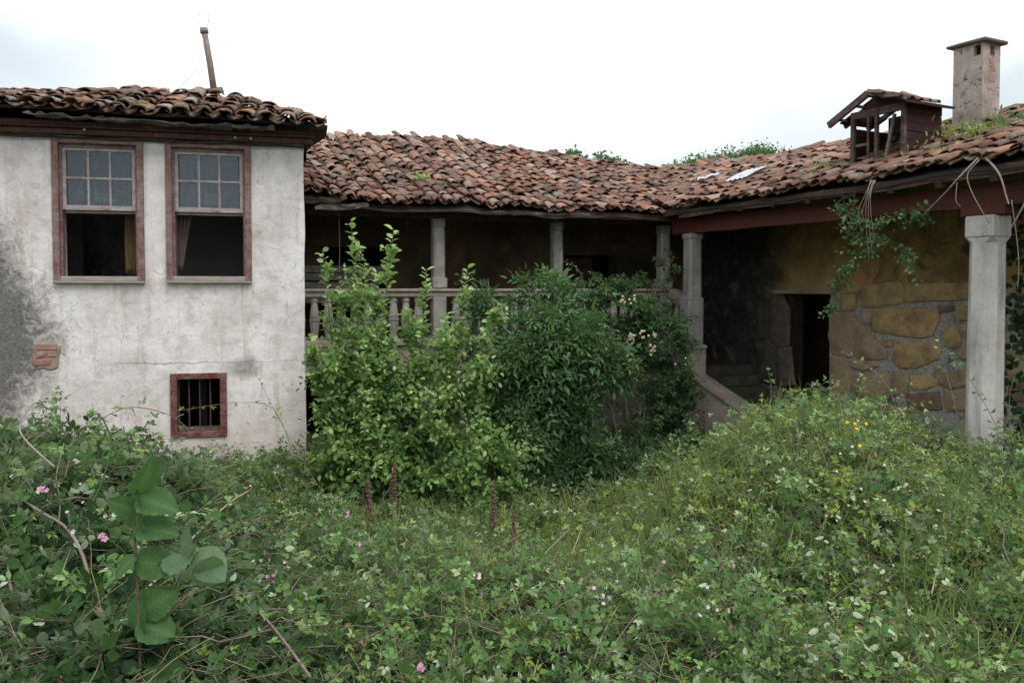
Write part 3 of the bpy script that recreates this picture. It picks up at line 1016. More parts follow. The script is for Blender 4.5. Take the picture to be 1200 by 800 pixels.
# interior curtains
def curtain(px0, px1, py0, py1, t_, mat, label, taper):
    a, b, z0, z1 = lrect(px0, py0, px1, py1, t_)
    bm = bmesh.new()
    nx, nz_ = 14, 8
    g = [[None] * (nx + 1) for _ in range(nz_ + 1)]
    for j in range(nz_ + 1):
        for i in range(nx + 1):
            f = j / nz_
            wv = 1 - taper * (1 - f)
            x = a + (b - a) * (i / nx) * wv
            g[j][i] = bm.verts.new((x, t_ + .025 * math.sin(i * 1.9) + .01 * math.sin(j + i), z0 + (z1 - z0) * f + (random.uniform(0, .03) if j == 0 else 0)))
    for j in range(nz_):
        for i in range(nx):
            bm.faces.new((g[j][i], g[j][i + 1], g[j + 1][i + 1], g[j + 1][i]))
    r = bmesh.ops.solidify(bm, geom=bm.faces[:], thickness=.004)
    o = bm_obj('curtain', bm, mat, None, True)
    o.location = FL.w(0, 0, 0); o.rotation_euler = (0, 0, FL.a)
    tag(o, label, 'curtain')
curtain(147, 162, 250, 322, .30, M['curtain'], 'ochre curtain hanging inside the right edge of the left sash window', .15)
curtain(205, 226, 250, 318, .28, M['curtain_grey'], 'ragged grey curtain hanging inside the left edge of the right sash window', .55)

# flue pole on the roof
pb = FL.hit(256, 106, 1.3); pt = FL.hit(243, 38, 1.3)
pole = empty('flue_pipe', FL.w(pb[0], 1.3, pb[1] - .1), 0)
tag(pole, 'thin leaning grey and rust flue pipe with a wire loop on the left roof', 'pipe')
b0 = Vector((0, 0, -.1)); t0 = FL.w(pt[0], 1.3, pt[1]) - FL.w(pb[0], 1.3, pb[1] - .1)
bm = bmesh.new(); tube(bm, [b0, t0 * .5, t0], .040, .036, 10); bm_obj('shaft', bm, M['pipe_red'], pole, True)
bm = bmesh.new(); tube(bm, [t0 * .94, t0 * .985, t0 * 1.02], .052, .046, 10); bm_obj('collar', bm, M['pipe'], pole, True)
bm = bmesh.new(); tube(bm, curve_pts([t0 + Vector((-.03, 0, 0)), t0 + Vector((-.07, 0, .12)), t0 + Vector((-.05, 0, .18)), t0 + Vector((.05, 0, .18)), t0 + Vector((.06, 0, .1)), t0 + Vector((.03, 0, 0))], 20), .004, seg=4)
bm_obj('wire_loop', bm, M['pipe'], pole)
for dx, dz in ((-.34, .62), (.42, .66)):
    bm = bmesh.new(); tube(bm, curve_pts([t0 * .9, t0 * .5 + Vector((dx * .42, 0, -.04)), Vector((t0.x + dx * 1.15, 0, .05))], 8), .0022, seg=4)
    bm_obj('guy_wire', bm, M['pipe'], pole)

# ================================================================== GALLERY HOUSE (middle)
gal = empty('gallery_house', FV.w(0, 0, 0), FV.a)
tag(gal, 'low middle house with a sagging clay tile roof over a stone column gallery', 'house')
ZF = E - .70          # gallery floor
S_END = FV.s(788)
BACK = 1.6
# back wall with two dark doorways
d1 = (FV.s(378, BACK), FV.s(452, BACK), ZF, E + .62)
d2 = (FV.s(662, BACK), FV.s(722, BACK), ZF, E + .55)
bm = bmesh.new()
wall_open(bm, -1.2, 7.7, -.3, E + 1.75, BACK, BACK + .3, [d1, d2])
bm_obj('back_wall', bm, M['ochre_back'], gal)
box_obj('rear_wall', (-1.2, 6.0, -.3), (8.4, 6.3, E + 1.3), M['plaster'], gal)
box_obj('end_wall', (-1.3, 1.4, -.3), (-1.201, 6.0, E + 2.0), M['plaster'], gal)
for k, (a, b, z0, z1) in enumerate((d1, d2)):
    if k == 0:
        continue
    dr = empty('door', (a + .1, BACK + .12, z0)); dr.parent = gal
    for q in range(5):
        wq = (b - a - .2) * .62 / 5
        box_obj('plank', (q * wq, 0, 0), ((q + 1) * wq - .006, .035, z1 - z0 - .04), M['dark_wood'], dr, .002)
box_obj('floor_slab', (-.9, 0.02, ZF - .18), (S_END + .05, BACK, ZF), M['granite'], gal)
# front face: stone fascia band with mouldings
bm = bmesh.new()
box(bm, (-.9, -.10, ZF - .06), (S_END + .12, .018, ZF + .035), 0, .015)
box(bm, (-.9, -.05, ZF - .27), (S_END + .08, .018, ZF - .062), 0, .01)
box(bm, (-.9, -.02, ZF - .40), (S_END + .04, .3, ZF - .272), 0, .01)
bm_obj('slab_moulding', bm, M['granite_warm'], gal)
# cellar wall below with an opening at the left
co_ = (FV.s(352, .12), FV.s(382, .12), -.3, ZF - .41)
bm = bmesh.new()
wall_open(bm, -.9, S_END + .1, -.3, ZF - .402, .12, .5, [co_])
bm_obj('cellar_wall', bm, M['cellar_wall'], gal)
box_obj('cellar_back', (-.9, 1.5, -.3), (3.0, 1.58, ZF - .2), M['deck'], gal)
box_obj('room_ceiling', (-1.2, BACK + .301, E + 1.15), (7.7, BACK + 1.5, E + 1.2), M['dark_wood'], gal)
box_obj('room_partition', (-1.2, BACK + 1.5, -.3), (7.7, BACK + 1.6, E + 1.2), M['dark_wood'], gal)
box_obj('room_side', (7.45, BACK + .301, -.3), (7.6, BACK + 1.499, E + 1.149), M['dark_wood'], gal)
# ceiling boards of gallery
bm = bmesh.new()
for k in range(1):
    vs = [bm.verts.new(p) for p in ((-1.0, -.35, E + 1.06), (7.6, -.35, E + 1.06), (7.6, BACK, E + 1.66), (-1.0, BACK, E + 1.66), (-1.0, -.35, E + 1.035), (7.6, -.35, E + 1.035), (7.6, BACK, E + 1.635), (-1.0, BACK, E + 1.635))]
    for f in ((0, 1, 2, 3), (7, 6, 5, 4), (0, 4, 5, 1), (1, 5, 6, 2), (2, 6, 7, 3), (3, 7, 4, 0)):
        bm.faces.new([vs[i] for i in f])
bm_obj('ceiling_boards', bm, M['dark_wood'], gal)
# front beam and eaves board
bm = bmesh.new(); rough_beam(bm, (-.6, 0, E + 1.00), (5.0, 0, E + .985), .16, .11, 14, .008); bm_obj('front_beam', bm, M['dark_wood'], gal)
bm = bmesh.new(); rough_beam(bm, (3.3, -.40, E + 1.03), (5.55, -.40, E + 1.005), .03, .085, 12, .01); bm_obj('eaves_board', bm, M['beam_red'], gal)
bm = bmesh.new(); rough_beam(bm, (FV.s(370, -.4), -.40, E + .98), (FV.s(432, -.4), -.42, E + 1.045), .05, .05, 8, .02); bm_obj('eaves_board', bm, M['rotten'], gal)
bm = bmesh.new(); rough_beam(bm, (FV.s(355, -.4), -.36, E + 1.09), (FV.s(400, -.4), -.38, E + 1.08), .08, .06, 8, .02); bm_obj('eaves_board', bm, M['rotten'], gal)
bm = bmesh.new(); rough_beam(bm, (FV.s(560, -.4), -.40, E + 1.0), (FV.s(690, -.4), -.40, E + 1.02), .06, .03, 10, .014); bm_obj('eaves_board', bm, M['rotten'], gal)
# rafter tails
for k in range(15):
    s_ = -.1 + k * .4
    bm = bmesh.new(); beam(bm, (s_, -.36, E + 1.01), (s_ + .01, BACK - .01, E + 1.585), .06, .08, jit=.006)
    bm_obj('rafter', bm, M['dark_wood'], gal)

def gallery_column(px, wid, mat, zt, label=None, t=0.0, below=True):
    s_ = FV.s(px, t)
    c = empty('column', (s_, t, 0)); c.parent = gal
    if label: c['label'] = label
    bm = bmesh.new()
    h0 = E + .005
    box(bm, (-wid / 2 - .02, -wid / 2 - .02, h0), (wid / 2 + .02, wid / 2 + .02, h0 + .14), .002, .01)
    bm_obj('base', bm, mat, c)
    bm = bmesh.new()   # slightly tapered chamfered shaft
    prev = None
    for z_, ww in ((h0 + .141, wid), (h0 + .5, wid * .98), (zt - .12, wid * .94)):
        r = ww / 2; ch = r * .32
        pts = [(-r, -r + ch), (-r + ch, -r), (r - ch, -r), (r, -r + ch), (r, r - ch), (r - ch, r), (-r + ch, r), (-r, r - ch)]
        ring = [bm.verts.new((x + random.uniform(-.002, .002), y, z_)) for x, y in pts]
        if prev:
            for k in range(8): bm.faces.new((prev[k], prev[(k + 1) % 8], ring[(k + 1) % 8], ring[k]))
        else: bm.faces.new(ring[::-1])
        prev = ring
    bm.faces.new(prev)
    bm_obj('shaft', bm, mat, c)
    bm = bmesh.new(); box(bm, (-wid / 2 + .003, -wid / 2 + .003, zt - .119), (wid / 2 - .003, wid / 2 - .003, zt), .002, .006)
    bm_obj('capital', bm, mat, c)
    if below:
        bm = bmesh.new(); box(bm, (-wid / 2 - .01, -wid / 2 - .005, ZF + .036), (wid / 2 + .01, wid / 2, E - .112), .002, .008)
        bm_obj('pedestal', bm, mat, c)
gallery_column(513.5, .165, M['granite'], E + .945, 'plain grey stone column, leftmost of the gallery')
gallery_column(652, .155, M['granite_lichen'], E + .94, 'white lichen speckled stone column in the middle of the gallery')
gallery_column(777, .17, M['granite'], E + .94, 'stone column where the gallery rail turns down to the steps')

# balustrade
def baluster_mesh():
    H = (E - .115) - (ZF + .036)
    prof = [(0, .052), (.05, .052), (.055, .040), (.09, .036), (.30, .062), (.42, .052), (.455, .058), (.46, .066), (.50, .066), (.505, .056), (.56, .066), (.60, .064), (.86, .036), (.90, .040), (.905, .056), (1.0, .056)]
    prof = [(0, .055), (.06, .055), (.065, .040), (.38, .064), (.43, .060), (.44, .070), (.50, .070), (.51, .058), (.56, .062), (.88, .038), (.90, .052), (1, .055)]
    bm = bmesh.new(); prev = None; seg = 8
    for f, r in prof:
        ring = [bm.verts.new((math.cos(2 * math.pi * (k + .5) / seg) * r * 1.04, math.sin(2 * math.pi * (k + .5) / seg) * r * 1.04, f * H)) for k in range(seg)]
        if prev:
            for k in range(seg): bm.faces.new((prev[k], prev[(k + 1) % seg], ring[(k + 1) % seg], ring[k]))
        else: bm.faces.new(ring[::-1])
        prev = ring
    bm.faces.new(prev)
    bmesh.ops.recalc_face_normals(bm, faces=bm.faces[:])
    me = bpy.data.meshes.new('baluster'); bm.to_mesh(me); bm.free(); me.materials.append(M['granite'])
    return me
bal_me = baluster_mesh()
bal = empty('stone_balustrade', FV.w(0, 0, 0), FV.a)
tag(bal, 'weathered stone balustrade with turned balusters along the gallery front', 'balustrade')
bm = bmesh.new()
cols_s = [FV.s(513.5), FV.s(652), FV.s(777)]
box(bm, (-.7, -.11, E - .045), (S_END + .02, .11, E - .002), .0, .012)
box(bm, (-.7, -.08, E - .112), (S_END + .0, .08, E - .047), .0, .010)
bm_obj('rail', bm, M['granite_warm'], bal)
s_ = FV.s(368)
while s_ > -.5: s_ -= .172
k = 0
while s_ < S_END - .06:
    if all(abs(s_ - c) > .135 for c in cols_s):
        o = bpy.data.objects.new('baluster', bal_me); COL.objects.link(o); o.parent = bal
        o.location = (s_ + random.uniform(-.006, .006), 0, ZF + .036); o.rotation_euler = (0, 0, random.choice((0, .2, .4)) )
        o.scale = (random.uniform(.95, 1.05),) * 2 + (1,)
    s_ += .172
# descending stair rail, turning towards the courtyard
p_top = at(791, 345, 12.25); p_bot = at(813, 365, 11.75)
lt = lambda p: Vector((FV.inv(p.x, p.y)[0], FV.inv(p.x, p.y)[1], p.z))
a_, b_ = lt(p_top), lt(p_bot)
bm = bmesh.new(); beam(bm, a_ + Vector((-.02, 0, .03)), b_ + Vector((.0, 0, .03)), .17, .09); bm_obj('sloping_rail', bm, M['granite_warm'], bal)
for f in (.18, .52, .86):
    p = a_.lerp(b_, f)
    o = bpy.data.objects.new('baluster', bal_me); COL.objects.link(o); o.parent = bal
    hh = (E - .115) - (ZF + .036)
    o.location = (p.x, p.y, p.z - .02 - hh * .92); o.scale = (1, 1, .92)
# loose boards lying behind the rail at the left
plk = empty('board_stack', FV.w(.35, .75, ZF), FV.a)
tag(plk, 'stack of grey weathered boards lying behind the balustrade by the house corner', 'boards')
for k in range(5):
    box_obj('board', (-.9 + random.uniform(-.05, .05), 0 - .02 * k, .5 + .105 * k), (.8 + random.uniform(-.1, .1), .3, .5 + .105 * k + .085), M['rotten'], plk, .01)
for x in (-.7, .55):
    box_obj('trestle', (x, .02, 0), (x + .08, .26, .498), M['dark_wood'], plk)

# stair, its pier, the corner column, the coping wall
stair = empty('stone_stair', FV.w(S_END, 0, 0), FV.a)
tag(stair, 'dark mossy stone steps rising between the corner pier and the wing wall', 'steps')
i_st = lambda s, t_, z: Vector((s - S_END, t_, z))
for k, (yy, dd) in enumerate(((430, 12.85), (442, 12.62), (455, 12.40), (469, 12.18), (485, 11.97), (500, 11.76), (518, 11.55))):
    zt = E - [1.21, 1.36, 1.51, 1.66, 1.81, 1.96, 2.11][k]
    p = at(826, yy, dd); sA, tA = FV.inv(p.x, p.y)
    tB = tA + (1.9 if k == 0 else .34)
    p2 = at(930, yy, dd)
    sB = sA + 1.35 - .08 * k
    bm = bmesh.new(); box(bm, (sA - S_END - (.35 if k < 3 else .02), tA, zt - .16 - (.4 if k == 0 else 0)), (sB - S_END, tB, zt), .003, .012)
    bm_obj('step', bm, M['step'], stair)
# pier below the corner column
pc = at(811, 405, 11.85)
sC, tC = FV.inv(pc.x, pc.y)
pier = empty('stair_pier', FV.w(sC, tC, 0), FV.a)
tag(pier, 'square stone corner pier carrying a tall plain column beside the steps', 'pier')
zt_ = E - .80
bm = bmesh.new(); box(bm, (-.18, -.15, -.3), (.15, .2, zt_ - .06), .006, .015); bm_obj('block', bm, M['granite_warm'], pier)
bm = bmesh.new(); box(bm, (-.20, -.17, zt_ - .058), (.15, .2, zt_), .003, .012); bm_obj('ledge', bm, M['granite'], pier)
bm = bmesh.new(); box(bm, (-.13, -.12, zt_ + .001), (.115, .12, E - .13), .003, .01); bm_obj('base', bm, M['granite'], pier)
bm = bmesh.new(); prev = None
for z_, r in ((E - .129, .108), (E + .70, .102)):
    ch = r * .3
    pts = [(-r, -r + ch), (-r + ch, -r), (r - ch, -r), (r, -r + ch), (r, r - ch), (r - ch, r), (-r + ch, r), (-r, r - ch)]
    ring = [bm.verts.new((x, y, z_)) for x, y in pts]
    if prev:
        for k in range(8): bm.faces.new((prev[k], prev[(k + 1) % 8], ring[(k + 1) % 8], ring[k]))
    else: bm.faces.new(ring[::-1])
    prev = ring
bm.faces.new(prev)
bm_obj('shaft', bm, M['granite'], pier)
bm = bmesh.new(); box(bm, (-.108, -.108, E + .701), (.108, .108, E + .778), .002, .01); bm_obj('capital', bm, M['granite'], pier)
# coping wall (sloping down to the right)
q0 = at(803, 438, 11.75); q1 = at(838, 462, 11.5); q2 = at(882, 492, 11.15)
bm = bmesh.new()
dirw = Vector((.32, .36, 0)).normalized() * .30
prev = None
for p in (q0, q0.lerp(q1, .5), q1, q1.lerp(q2, .5), q2, q2 + (q2 - q1) * .3):
    ring = [bm.verts.new(v) for v in (Vector((p.x, p.y, -.3)), p + Vector((0, 0, random.uniform(-.012, .012))), p + dirw + Vector((0, 0, random.uniform(-.012, .012))), Vector((p.x + dirw.x, p.y + dirw.y, -.3)))]
    if prev:
        for k in range(3): bm.faces.new((prev[k], prev[k + 1], ring[k + 1], ring[k]))
    else: bm.faces.new(ring[::-1])
    prev = ring
bm.faces.new(prev)
cw_ = bm_obj('coping_wall', bm, M['coping'], None)
tag(cw_, 'sloping stone side wall of the steps running down to the right into brambles', 'wall')
bm = bmesh.new()
prev = None
for p in (q0, q1, q2, q2 + (q2 - q1) * .3):
    up = Vector((0, 0, .012)); dn = Vector((0, 0, .065)); o_ = dirw.normalized() * -.04
    ring = [bm.verts.new(v) for v in (p + o_ + up, p + o_ + dn, p + dirw - o_ + dn, p + dirw - o_ + up)]
    if prev:
        for k in range(4): bm.faces.new((prev[k], prev[(k + 1) % 4], ring[(k + 1) % 4], ring[k]))
    else: bm.faces.new(ring[::-1])
    prev = ring
bm.faces.new(prev)
cs = bm_obj('coping_slab', bm, M['granite_warm'], cw_)

# ------------------------------------------------------------------ roofs of gallery house and wing
def lerp_tab(x, tab):
    if x <= tab[0][0]: return tab[0][1]
    for (a, va), (b, vb) in zip(tab, tab[1:]):
        if x <= b:
            f = (x - a) / (b - a)
            f = f * f * (3 - 2 * f)
            return va + (vb - va) * f
    return tab[-1][1]
DM = 3.6; WM0 = -.5
def px_tab(tab, t_):
    return [(FV.s(px, t_), v) for px, v in tab]
RIDGE = px_tab([(330, 2.44), (420, 2.46), (480, 2.53), (520, 2.52), (600, 2.42), (640, 2.38), (685, 2.32), (740, 2.25), (772, 2.24), (800, 2.32), (845, 2.46), (900, 2.46)], DM + WM0)
EAVE = px_tab([(330, 1.16), (380, 1.14), (402, 1.06), (444, 1.04), (540, 1.05), (600, 1.05), (651, 1.03), (731, 1.06), (790, 1.05)], WM0)
def z_mid(s, w_):
    r = lerp_tab(s, RIDGE); e = lerp_tab(s, EAVE)
    f = (w_ - WM0) / DM
    if f > 1: f = 2 - f
    return E + e + (r - e) * f - .07 * math.sin(math.pi * min(1, max(0, f))) * (.6 + bumpy(s, 2, .5)) + .03 * bumpy(s, w_, .9) + .05 * bumpy(s, 0.0, 2.3) * max(0.0, 1 - 5 * max(0.0, f))
DR = 2.6; WR0 = -.4
def z_wing(s, w_):
    e = lerp_tab(s, [(-1, 1.07), (1.0, 1.08), (3.0, 1.11), (4.5, 1.16), (6, 1.16)])
    f = (w_ - WR0) / DR
    r = 2.07 + .04 * bumpy(s, 5, .8)
    if f > 1: f = 2 - f
    return E + e + (r - e) * f + .028 * bumpy(s + 9, w_, .9) + .04 * bumpy(s, 4.0, 2.1) * max(0.0, 1 - 5 * max(0.0, f))
def mid_ok(s, w_):
    p = FV.w(s, w_, 0); s2, w2 = FR.inv(p.x, p.y)
    if s2 < -6: return True
    return z_mid(s, w_) >= z_wing(s2, w2) - .03 if w2 > WR0 - .05 else True
def wing_ok(s, w_):
    p = FR.w(s, w_, 0); s2, w2 = FV.inv(p.x, p.y)
    if w2 < WM0 - .05: return True
    return z_wing(s, w_) >= z_mid(s2, w2) - .03

def deck(zf, s0, s1, w0, w1, ok, parent, name='roof', drop=.045):
    bm = bmesh.new()
    ns, nw = int((s1 - s0) / .2), int((w1 - w0) / .2)
    V = {}
    def v(i, j, k):
        if (i, j, k) not in V:
            s, w_ = s0 + (s1 - s0) * i / ns, w0 + (w1 - w0) * j / nw
            V[(i, j, k)] = bm.verts.new((s, w_, zf(s, w_) - drop - .03 * k))
        return V[(i, j, k)]
    on = {(i, j) for i in range(ns) for j in range(nw) if ok(s0 + (s1 - s0) * (i + .5) / ns, w0 + (w1 - w0) * (j + .5) / nw)}
    for i, j in on:
        bm.faces.new((v(i, j, 0), v(i + 1, j, 0), v(i + 1, j + 1, 0), v(i, j + 1, 0)))
        bm.faces.new((v(i, j, 1), v(i, j + 1, 1), v(i + 1, j + 1, 1), v(i + 1, j, 1)))
        for di, dj, (a, b) in ((-1, 0, ((i, j), (i, j + 1))), (1, 0, ((i + 1, j), (i + 1, j + 1))), (0, -1, ((i, j), (i + 1, j))), (0, 1, ((i, j + 1), (i + 1, j + 1)))):
            if (i + di, j + dj) not in on:
                bm.faces.new((v(*a, 0), v(*b, 0), v(*b, 1), v(*a, 1)))
    return bm_obj(name, bm, M['deck'], parent)
roofM = deck(z_mid, -1.2, 10.6, WM0 + .06, DM * 2 + WM0, lambda s, w_: mid_ok(s, w_ ), gal)
covM, panM = tile_set(M['tile_mid'], 'mid', .078)
HOLE_red = (FV.s(781, WM0), FV.s(817, WM0))
def okM(s, w_):
    if HOLE_red[0] < s < HOLE_red[1] and w_ < WM0 + .60: return False
    return w_ < DM + WM0 + .02 and mid_ok(s, w_)
cells = roof_cells(z_mid, -.35, 9.4, WM0, lambda s: DM + WM0, okM, covM, panM, .162, .235, 5, 1.35)
place_tiles(FV, roofM, cells, None, M['tile_mid'], 270)
pts = [(s, DM + WM0 - .02, z_mid(s, DM + WM0 - .03)) for s in [-.5 + .35 * k for k in range(30)]]
cover_line(roofM, pts, covM, .36, .035, 1.3, .10)

# right wing
wing = empty('corner_wing', FR.w(0, 0, 0), FR.a)
tag(wing, 'right wing with ochre stone wall, red beam and tiled roof coming forward', 'house')
WB = 1.7
dd = (FR.s(912, WB), FR.s(973, WB), -.3, E - .07)
bm = bmesh.new()
wall_open(bm, -2.2, 6.2, -.3, E + 1.6, WB, WB + .35, [dd])
bm_obj('wall', bm, M['ochre'], wing)
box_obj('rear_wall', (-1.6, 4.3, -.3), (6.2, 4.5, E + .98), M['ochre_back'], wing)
box_obj('gable_wall', (6.2, WB, -.3), (6.45, 4.5, E + 1.0), M['plaster'], wing)
bm = bmesh.new(); rough_beam(bm, (-.22, 0, E + .895), (6.2, 0, E + .895), .17, .215, 22, .009)
bm_obj('beam', bm, M['beam_red'], wing)
bm = bmesh.new(); rough_beam(bm, (.2, -.30, E + 1.035), (6.2, -.30, E + 1.10), .035, .085, 26, .016)
bm_obj('eaves_board', bm, M['fascia'], wing)
bm = bmesh.new()
vs = [bm.verts.new(p) for p in ((-.5, -.33, E + 1.09), (6.2, -.33, E + 1.09), (6.2, WB, E + 1.62), (-.5, WB, E + 1.62), (-.5, -.33, E + 1.065), (6.2, -.33, E + 1.065), (6.2, WB, E + 1.595), (-.5, WB, E + 1.595))]
for f in ((0, 1, 2, 3), (7, 6, 5, 4), (0, 4, 5, 1), (1, 5, 6, 2), (2, 6, 7, 3), (3, 7, 4, 0)):
    bm.faces.new([vs[i] for i in f])
bm_obj('ceiling_boards', bm, M['dark_wood'], wing)
for k in range(11):
    s_ = .3 + k * .55
    bm = bmesh.new(); beam(bm, (s_, -.32, E + 1.03), (s_, WB - .01, E + 1.56), .07, .09, jit=.004); bm_obj('rafter', bm, M['dark_wood'], wing)
# door jamb timbers and stones around
box_obj('door_post', (dd[0] + .10, WB + .1, -.2), (dd[0] + .22, WB + .3, dd[3] - .002), M['dark_wood'], wing)
box_obj('door_lintel', (dd[0] - .12, WB - .03, dd[3] - .01), (dd[1] + .1, WB + .3, dd[3] + .05), M['stone_brown'], wing, .004, .01)
box_obj('inner_partition', (-1.6, WB + 1.3, -.3), (6.2, WB + 1.4, E + .9), M['dark_wood'], wing)
STONES = [
    ([(340, 55), (415, 50), (420, 90), (345, 98)], 0), ([(335, 103), (405, 97), (407, 160), (337, 180)], 0),
    ([(440, 60), (600, 45), (625, 62), (620, 140), (480, 160), (430, 150)], 0),
    ([(642, 52), (790, 46), (940, 50), (945, 122), (800, 128), (644, 135)], 0),
    ([(500, 170), (640, 165), (785, 172), (792, 220), (760, 290), (700, 302), (490, 270)], 0),
    ([(430, 182), (482, 180), (478, 250), (440, 228)], 1),
    ([(295, 185), (370, 190), (450, 262), (545, 360), (545, 395), (490, 402), (310, 380), (288, 300)], 1),
    ([(530, 315), (578, 310), (577, 345), (548, 347)], 0),
    ([(600, 325), (770, 332), (803, 362), (790, 400), (700, 440), (620, 445), (588, 410)], 0),
    ([(385, 408), (500, 415), (512, 438), (440, 458), (388, 440)], 1),
    ([(293, 400), (350, 402), (385, 490), (380, 560), (320, 585), (293, 560)], 1),
    ([(395, 482), (550, 465), (570, 500), (572, 570), (540, 605), (440, 585), (400, 545)], 1),
    ([(830, 262), (880, 245), (902, 300), (895, 345), (840, 347), (818, 300)], 0),
    ([(880, 160), (942, 150), (947, 215), (888, 222)], 0), ([(790, 150), (862, 148), (860, 180), (800, 188)], 2),
    ([(920, 265), (975, 260), (975, 300), (925, 302)], 0), ([(905, 352), (980, 350), (985, 425), (905, 405)], 1),
    ([(585, 462), (660, 470), (655, 560), (590, 575)], 1), ([(670, 485), (760, 480), (790, 520), (740, 550), (672, 545)], 0),
    ([(800, 470), (930, 455), (940, 520), (860, 545), (805, 525)], 1), ([(650, 570), (800, 560), (810, 640), (660, 650)], 2),
    ([(830, 560), (960, 545), (965, 640), (835, 650)], 1), ([(450, 600), (560, 615), (620, 650), (560, 700), (440, 690)], 1),
    ([(1000, 180), (1100, 170), (1110, 260), (1005, 270)], 1), ([(1000, 290), (1110, 280), (1115, 350), (1005, 360)], 0),
    ([(1125, 365), (1200, 372), (1200, 405), (1128, 402)], 1), ([(1125, 420), (1195, 425), (1200, 492), (1130, 498)], 1),
    ([(1000, 380), (1110, 375), (1112, 480), (1002, 490)], 1), ([(1130, 520), (1210, 515), (1215, 600), (1130, 600)], 2),
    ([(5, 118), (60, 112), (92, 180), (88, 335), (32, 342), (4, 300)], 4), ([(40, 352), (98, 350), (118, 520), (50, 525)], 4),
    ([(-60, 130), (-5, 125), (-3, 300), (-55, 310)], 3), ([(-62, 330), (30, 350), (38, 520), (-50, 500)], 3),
]
sm = [M['stone_ochre'], M['stone_brown'], M['stone_rust'], M['step'], M['stone_dark']]
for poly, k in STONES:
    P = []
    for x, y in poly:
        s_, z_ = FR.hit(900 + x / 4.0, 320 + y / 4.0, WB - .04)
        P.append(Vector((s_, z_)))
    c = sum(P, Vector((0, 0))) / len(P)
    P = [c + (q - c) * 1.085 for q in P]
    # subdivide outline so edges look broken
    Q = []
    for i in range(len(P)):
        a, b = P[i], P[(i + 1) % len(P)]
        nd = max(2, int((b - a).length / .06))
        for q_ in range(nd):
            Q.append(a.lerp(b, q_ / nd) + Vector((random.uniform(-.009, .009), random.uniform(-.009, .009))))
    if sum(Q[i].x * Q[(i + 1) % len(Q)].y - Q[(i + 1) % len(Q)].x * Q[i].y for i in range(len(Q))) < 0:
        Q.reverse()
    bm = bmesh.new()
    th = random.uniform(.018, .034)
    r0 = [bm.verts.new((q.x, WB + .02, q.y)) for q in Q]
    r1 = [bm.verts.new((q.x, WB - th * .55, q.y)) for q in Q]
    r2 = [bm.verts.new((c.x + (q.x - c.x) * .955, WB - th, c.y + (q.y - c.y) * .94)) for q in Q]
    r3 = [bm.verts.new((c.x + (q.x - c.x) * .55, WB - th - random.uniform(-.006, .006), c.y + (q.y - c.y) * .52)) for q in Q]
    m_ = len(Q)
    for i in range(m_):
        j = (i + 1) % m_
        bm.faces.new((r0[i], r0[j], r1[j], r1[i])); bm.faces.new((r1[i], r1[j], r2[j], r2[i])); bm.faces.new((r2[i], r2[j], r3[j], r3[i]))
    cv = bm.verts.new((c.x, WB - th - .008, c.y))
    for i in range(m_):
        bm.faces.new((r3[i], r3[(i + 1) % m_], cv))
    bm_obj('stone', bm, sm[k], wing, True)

roofR = deck(z_wing, -2.4, 6.4, WR0 + .06, DR * 2 + WR0, wing_ok, wing)
def okR(s, w_):
    p_ = FR.w(s, w_, 0); s2_, t2_ = FV.inv(p_.x, p_.y)
    if HOLE_red[0] - .05 < s2_ < HOLE_red[1] - .03 and WM0 - .02 < t2_ < WM0 + .50: return False
    return w_ < DR + WR0 + .02 and wing_ok(s, w_)
cells = roof_cells(z_wing, -2.2, 6.4, WR0, lambda s: DR + WR0, okR, covM, panM, .162, .235, 8, 1.35)
place_tiles(FR, roofR, cells, None, M['tile_mid'], 285)
cover_line(roofR, [(s, DR + WR0 - .02, z_wing(s, DR + WR0 - .03)) for s in [-.6 + .35 * k for k in range(20)]], covM, .36, .035, 1.3, .12)

# big octagonal column
sO = FR.s(1156, 0)
colO = empty('column', (sO, 0, 0)); colO.parent = wing
colO['label'] = 'big pale octagonal granite column in front of the ochre wall'
bm = bmesh.new(); prev = None
for z_, r in ((-.3, .155), (.3, .152), (E - .3, .145), (E + .44, .141)):
    ch = r * .55
    pts = [(-r, -r + ch), (-r + ch, -r), (r - ch, -r), (r, -r + ch), (r, r - ch), (r - ch, r), (-r + ch, r), (-r, r - ch)]
    ring = [bm.verts.new((x, y, z_)) for x, y in pts]
    if prev:
        for k in range(8): bm.faces.new((prev[k], prev[(k + 1) % 8], ring[(k + 1) % 8], ring[k]))
    else: bm.faces.new(ring[::-1])
    prev = ring
# spreading chamfer stop
r = .143; ring = [bm.verts.new((x, y, E + .49)) for x, y in [(-r, -r + .02), (-r + .02, -r), (r - .02, -r), (r, -r + .02), (r, r - .02), (r - .02, r), (-r + .02, r), (-r, r - .02)]]
for k in range(8): bm.faces.new((prev[k], prev[(k + 1) % 8], ring[(k + 1) % 8], ring[k]))
bm.faces.new(ring)
bm_obj('shaft', bm, M['granite_pale'], colO)
bm = bmesh.new(); box(bm, (-.145, -.145, E + .491), (.145, .145, E + .70), .002, .012); bm_obj('capital', bm, M['granite_pale'], colO)
bm = bmesh.new(); box(bm, (-.22, -.10, E + .702), (.22, .10, E + .79), .004, .008); bm_obj('bolster', bm, M['beam_red'], colO)

# chimney
sCh, tCh = None, None
ray = at(1139, 160, 9.9)
sCh, tCh = FR.inv(ray.x, ray.y)
ch = empty('chimney', (sCh, tCh, 0)); ch.parent = wing
z0 = z_wing(sCh, tCh) - .45; zc1 = E + (HOR - 59) / F * 9.9
hw, hd = .183, .162
bm = bmesh.new()
ow, oh = .085, .14
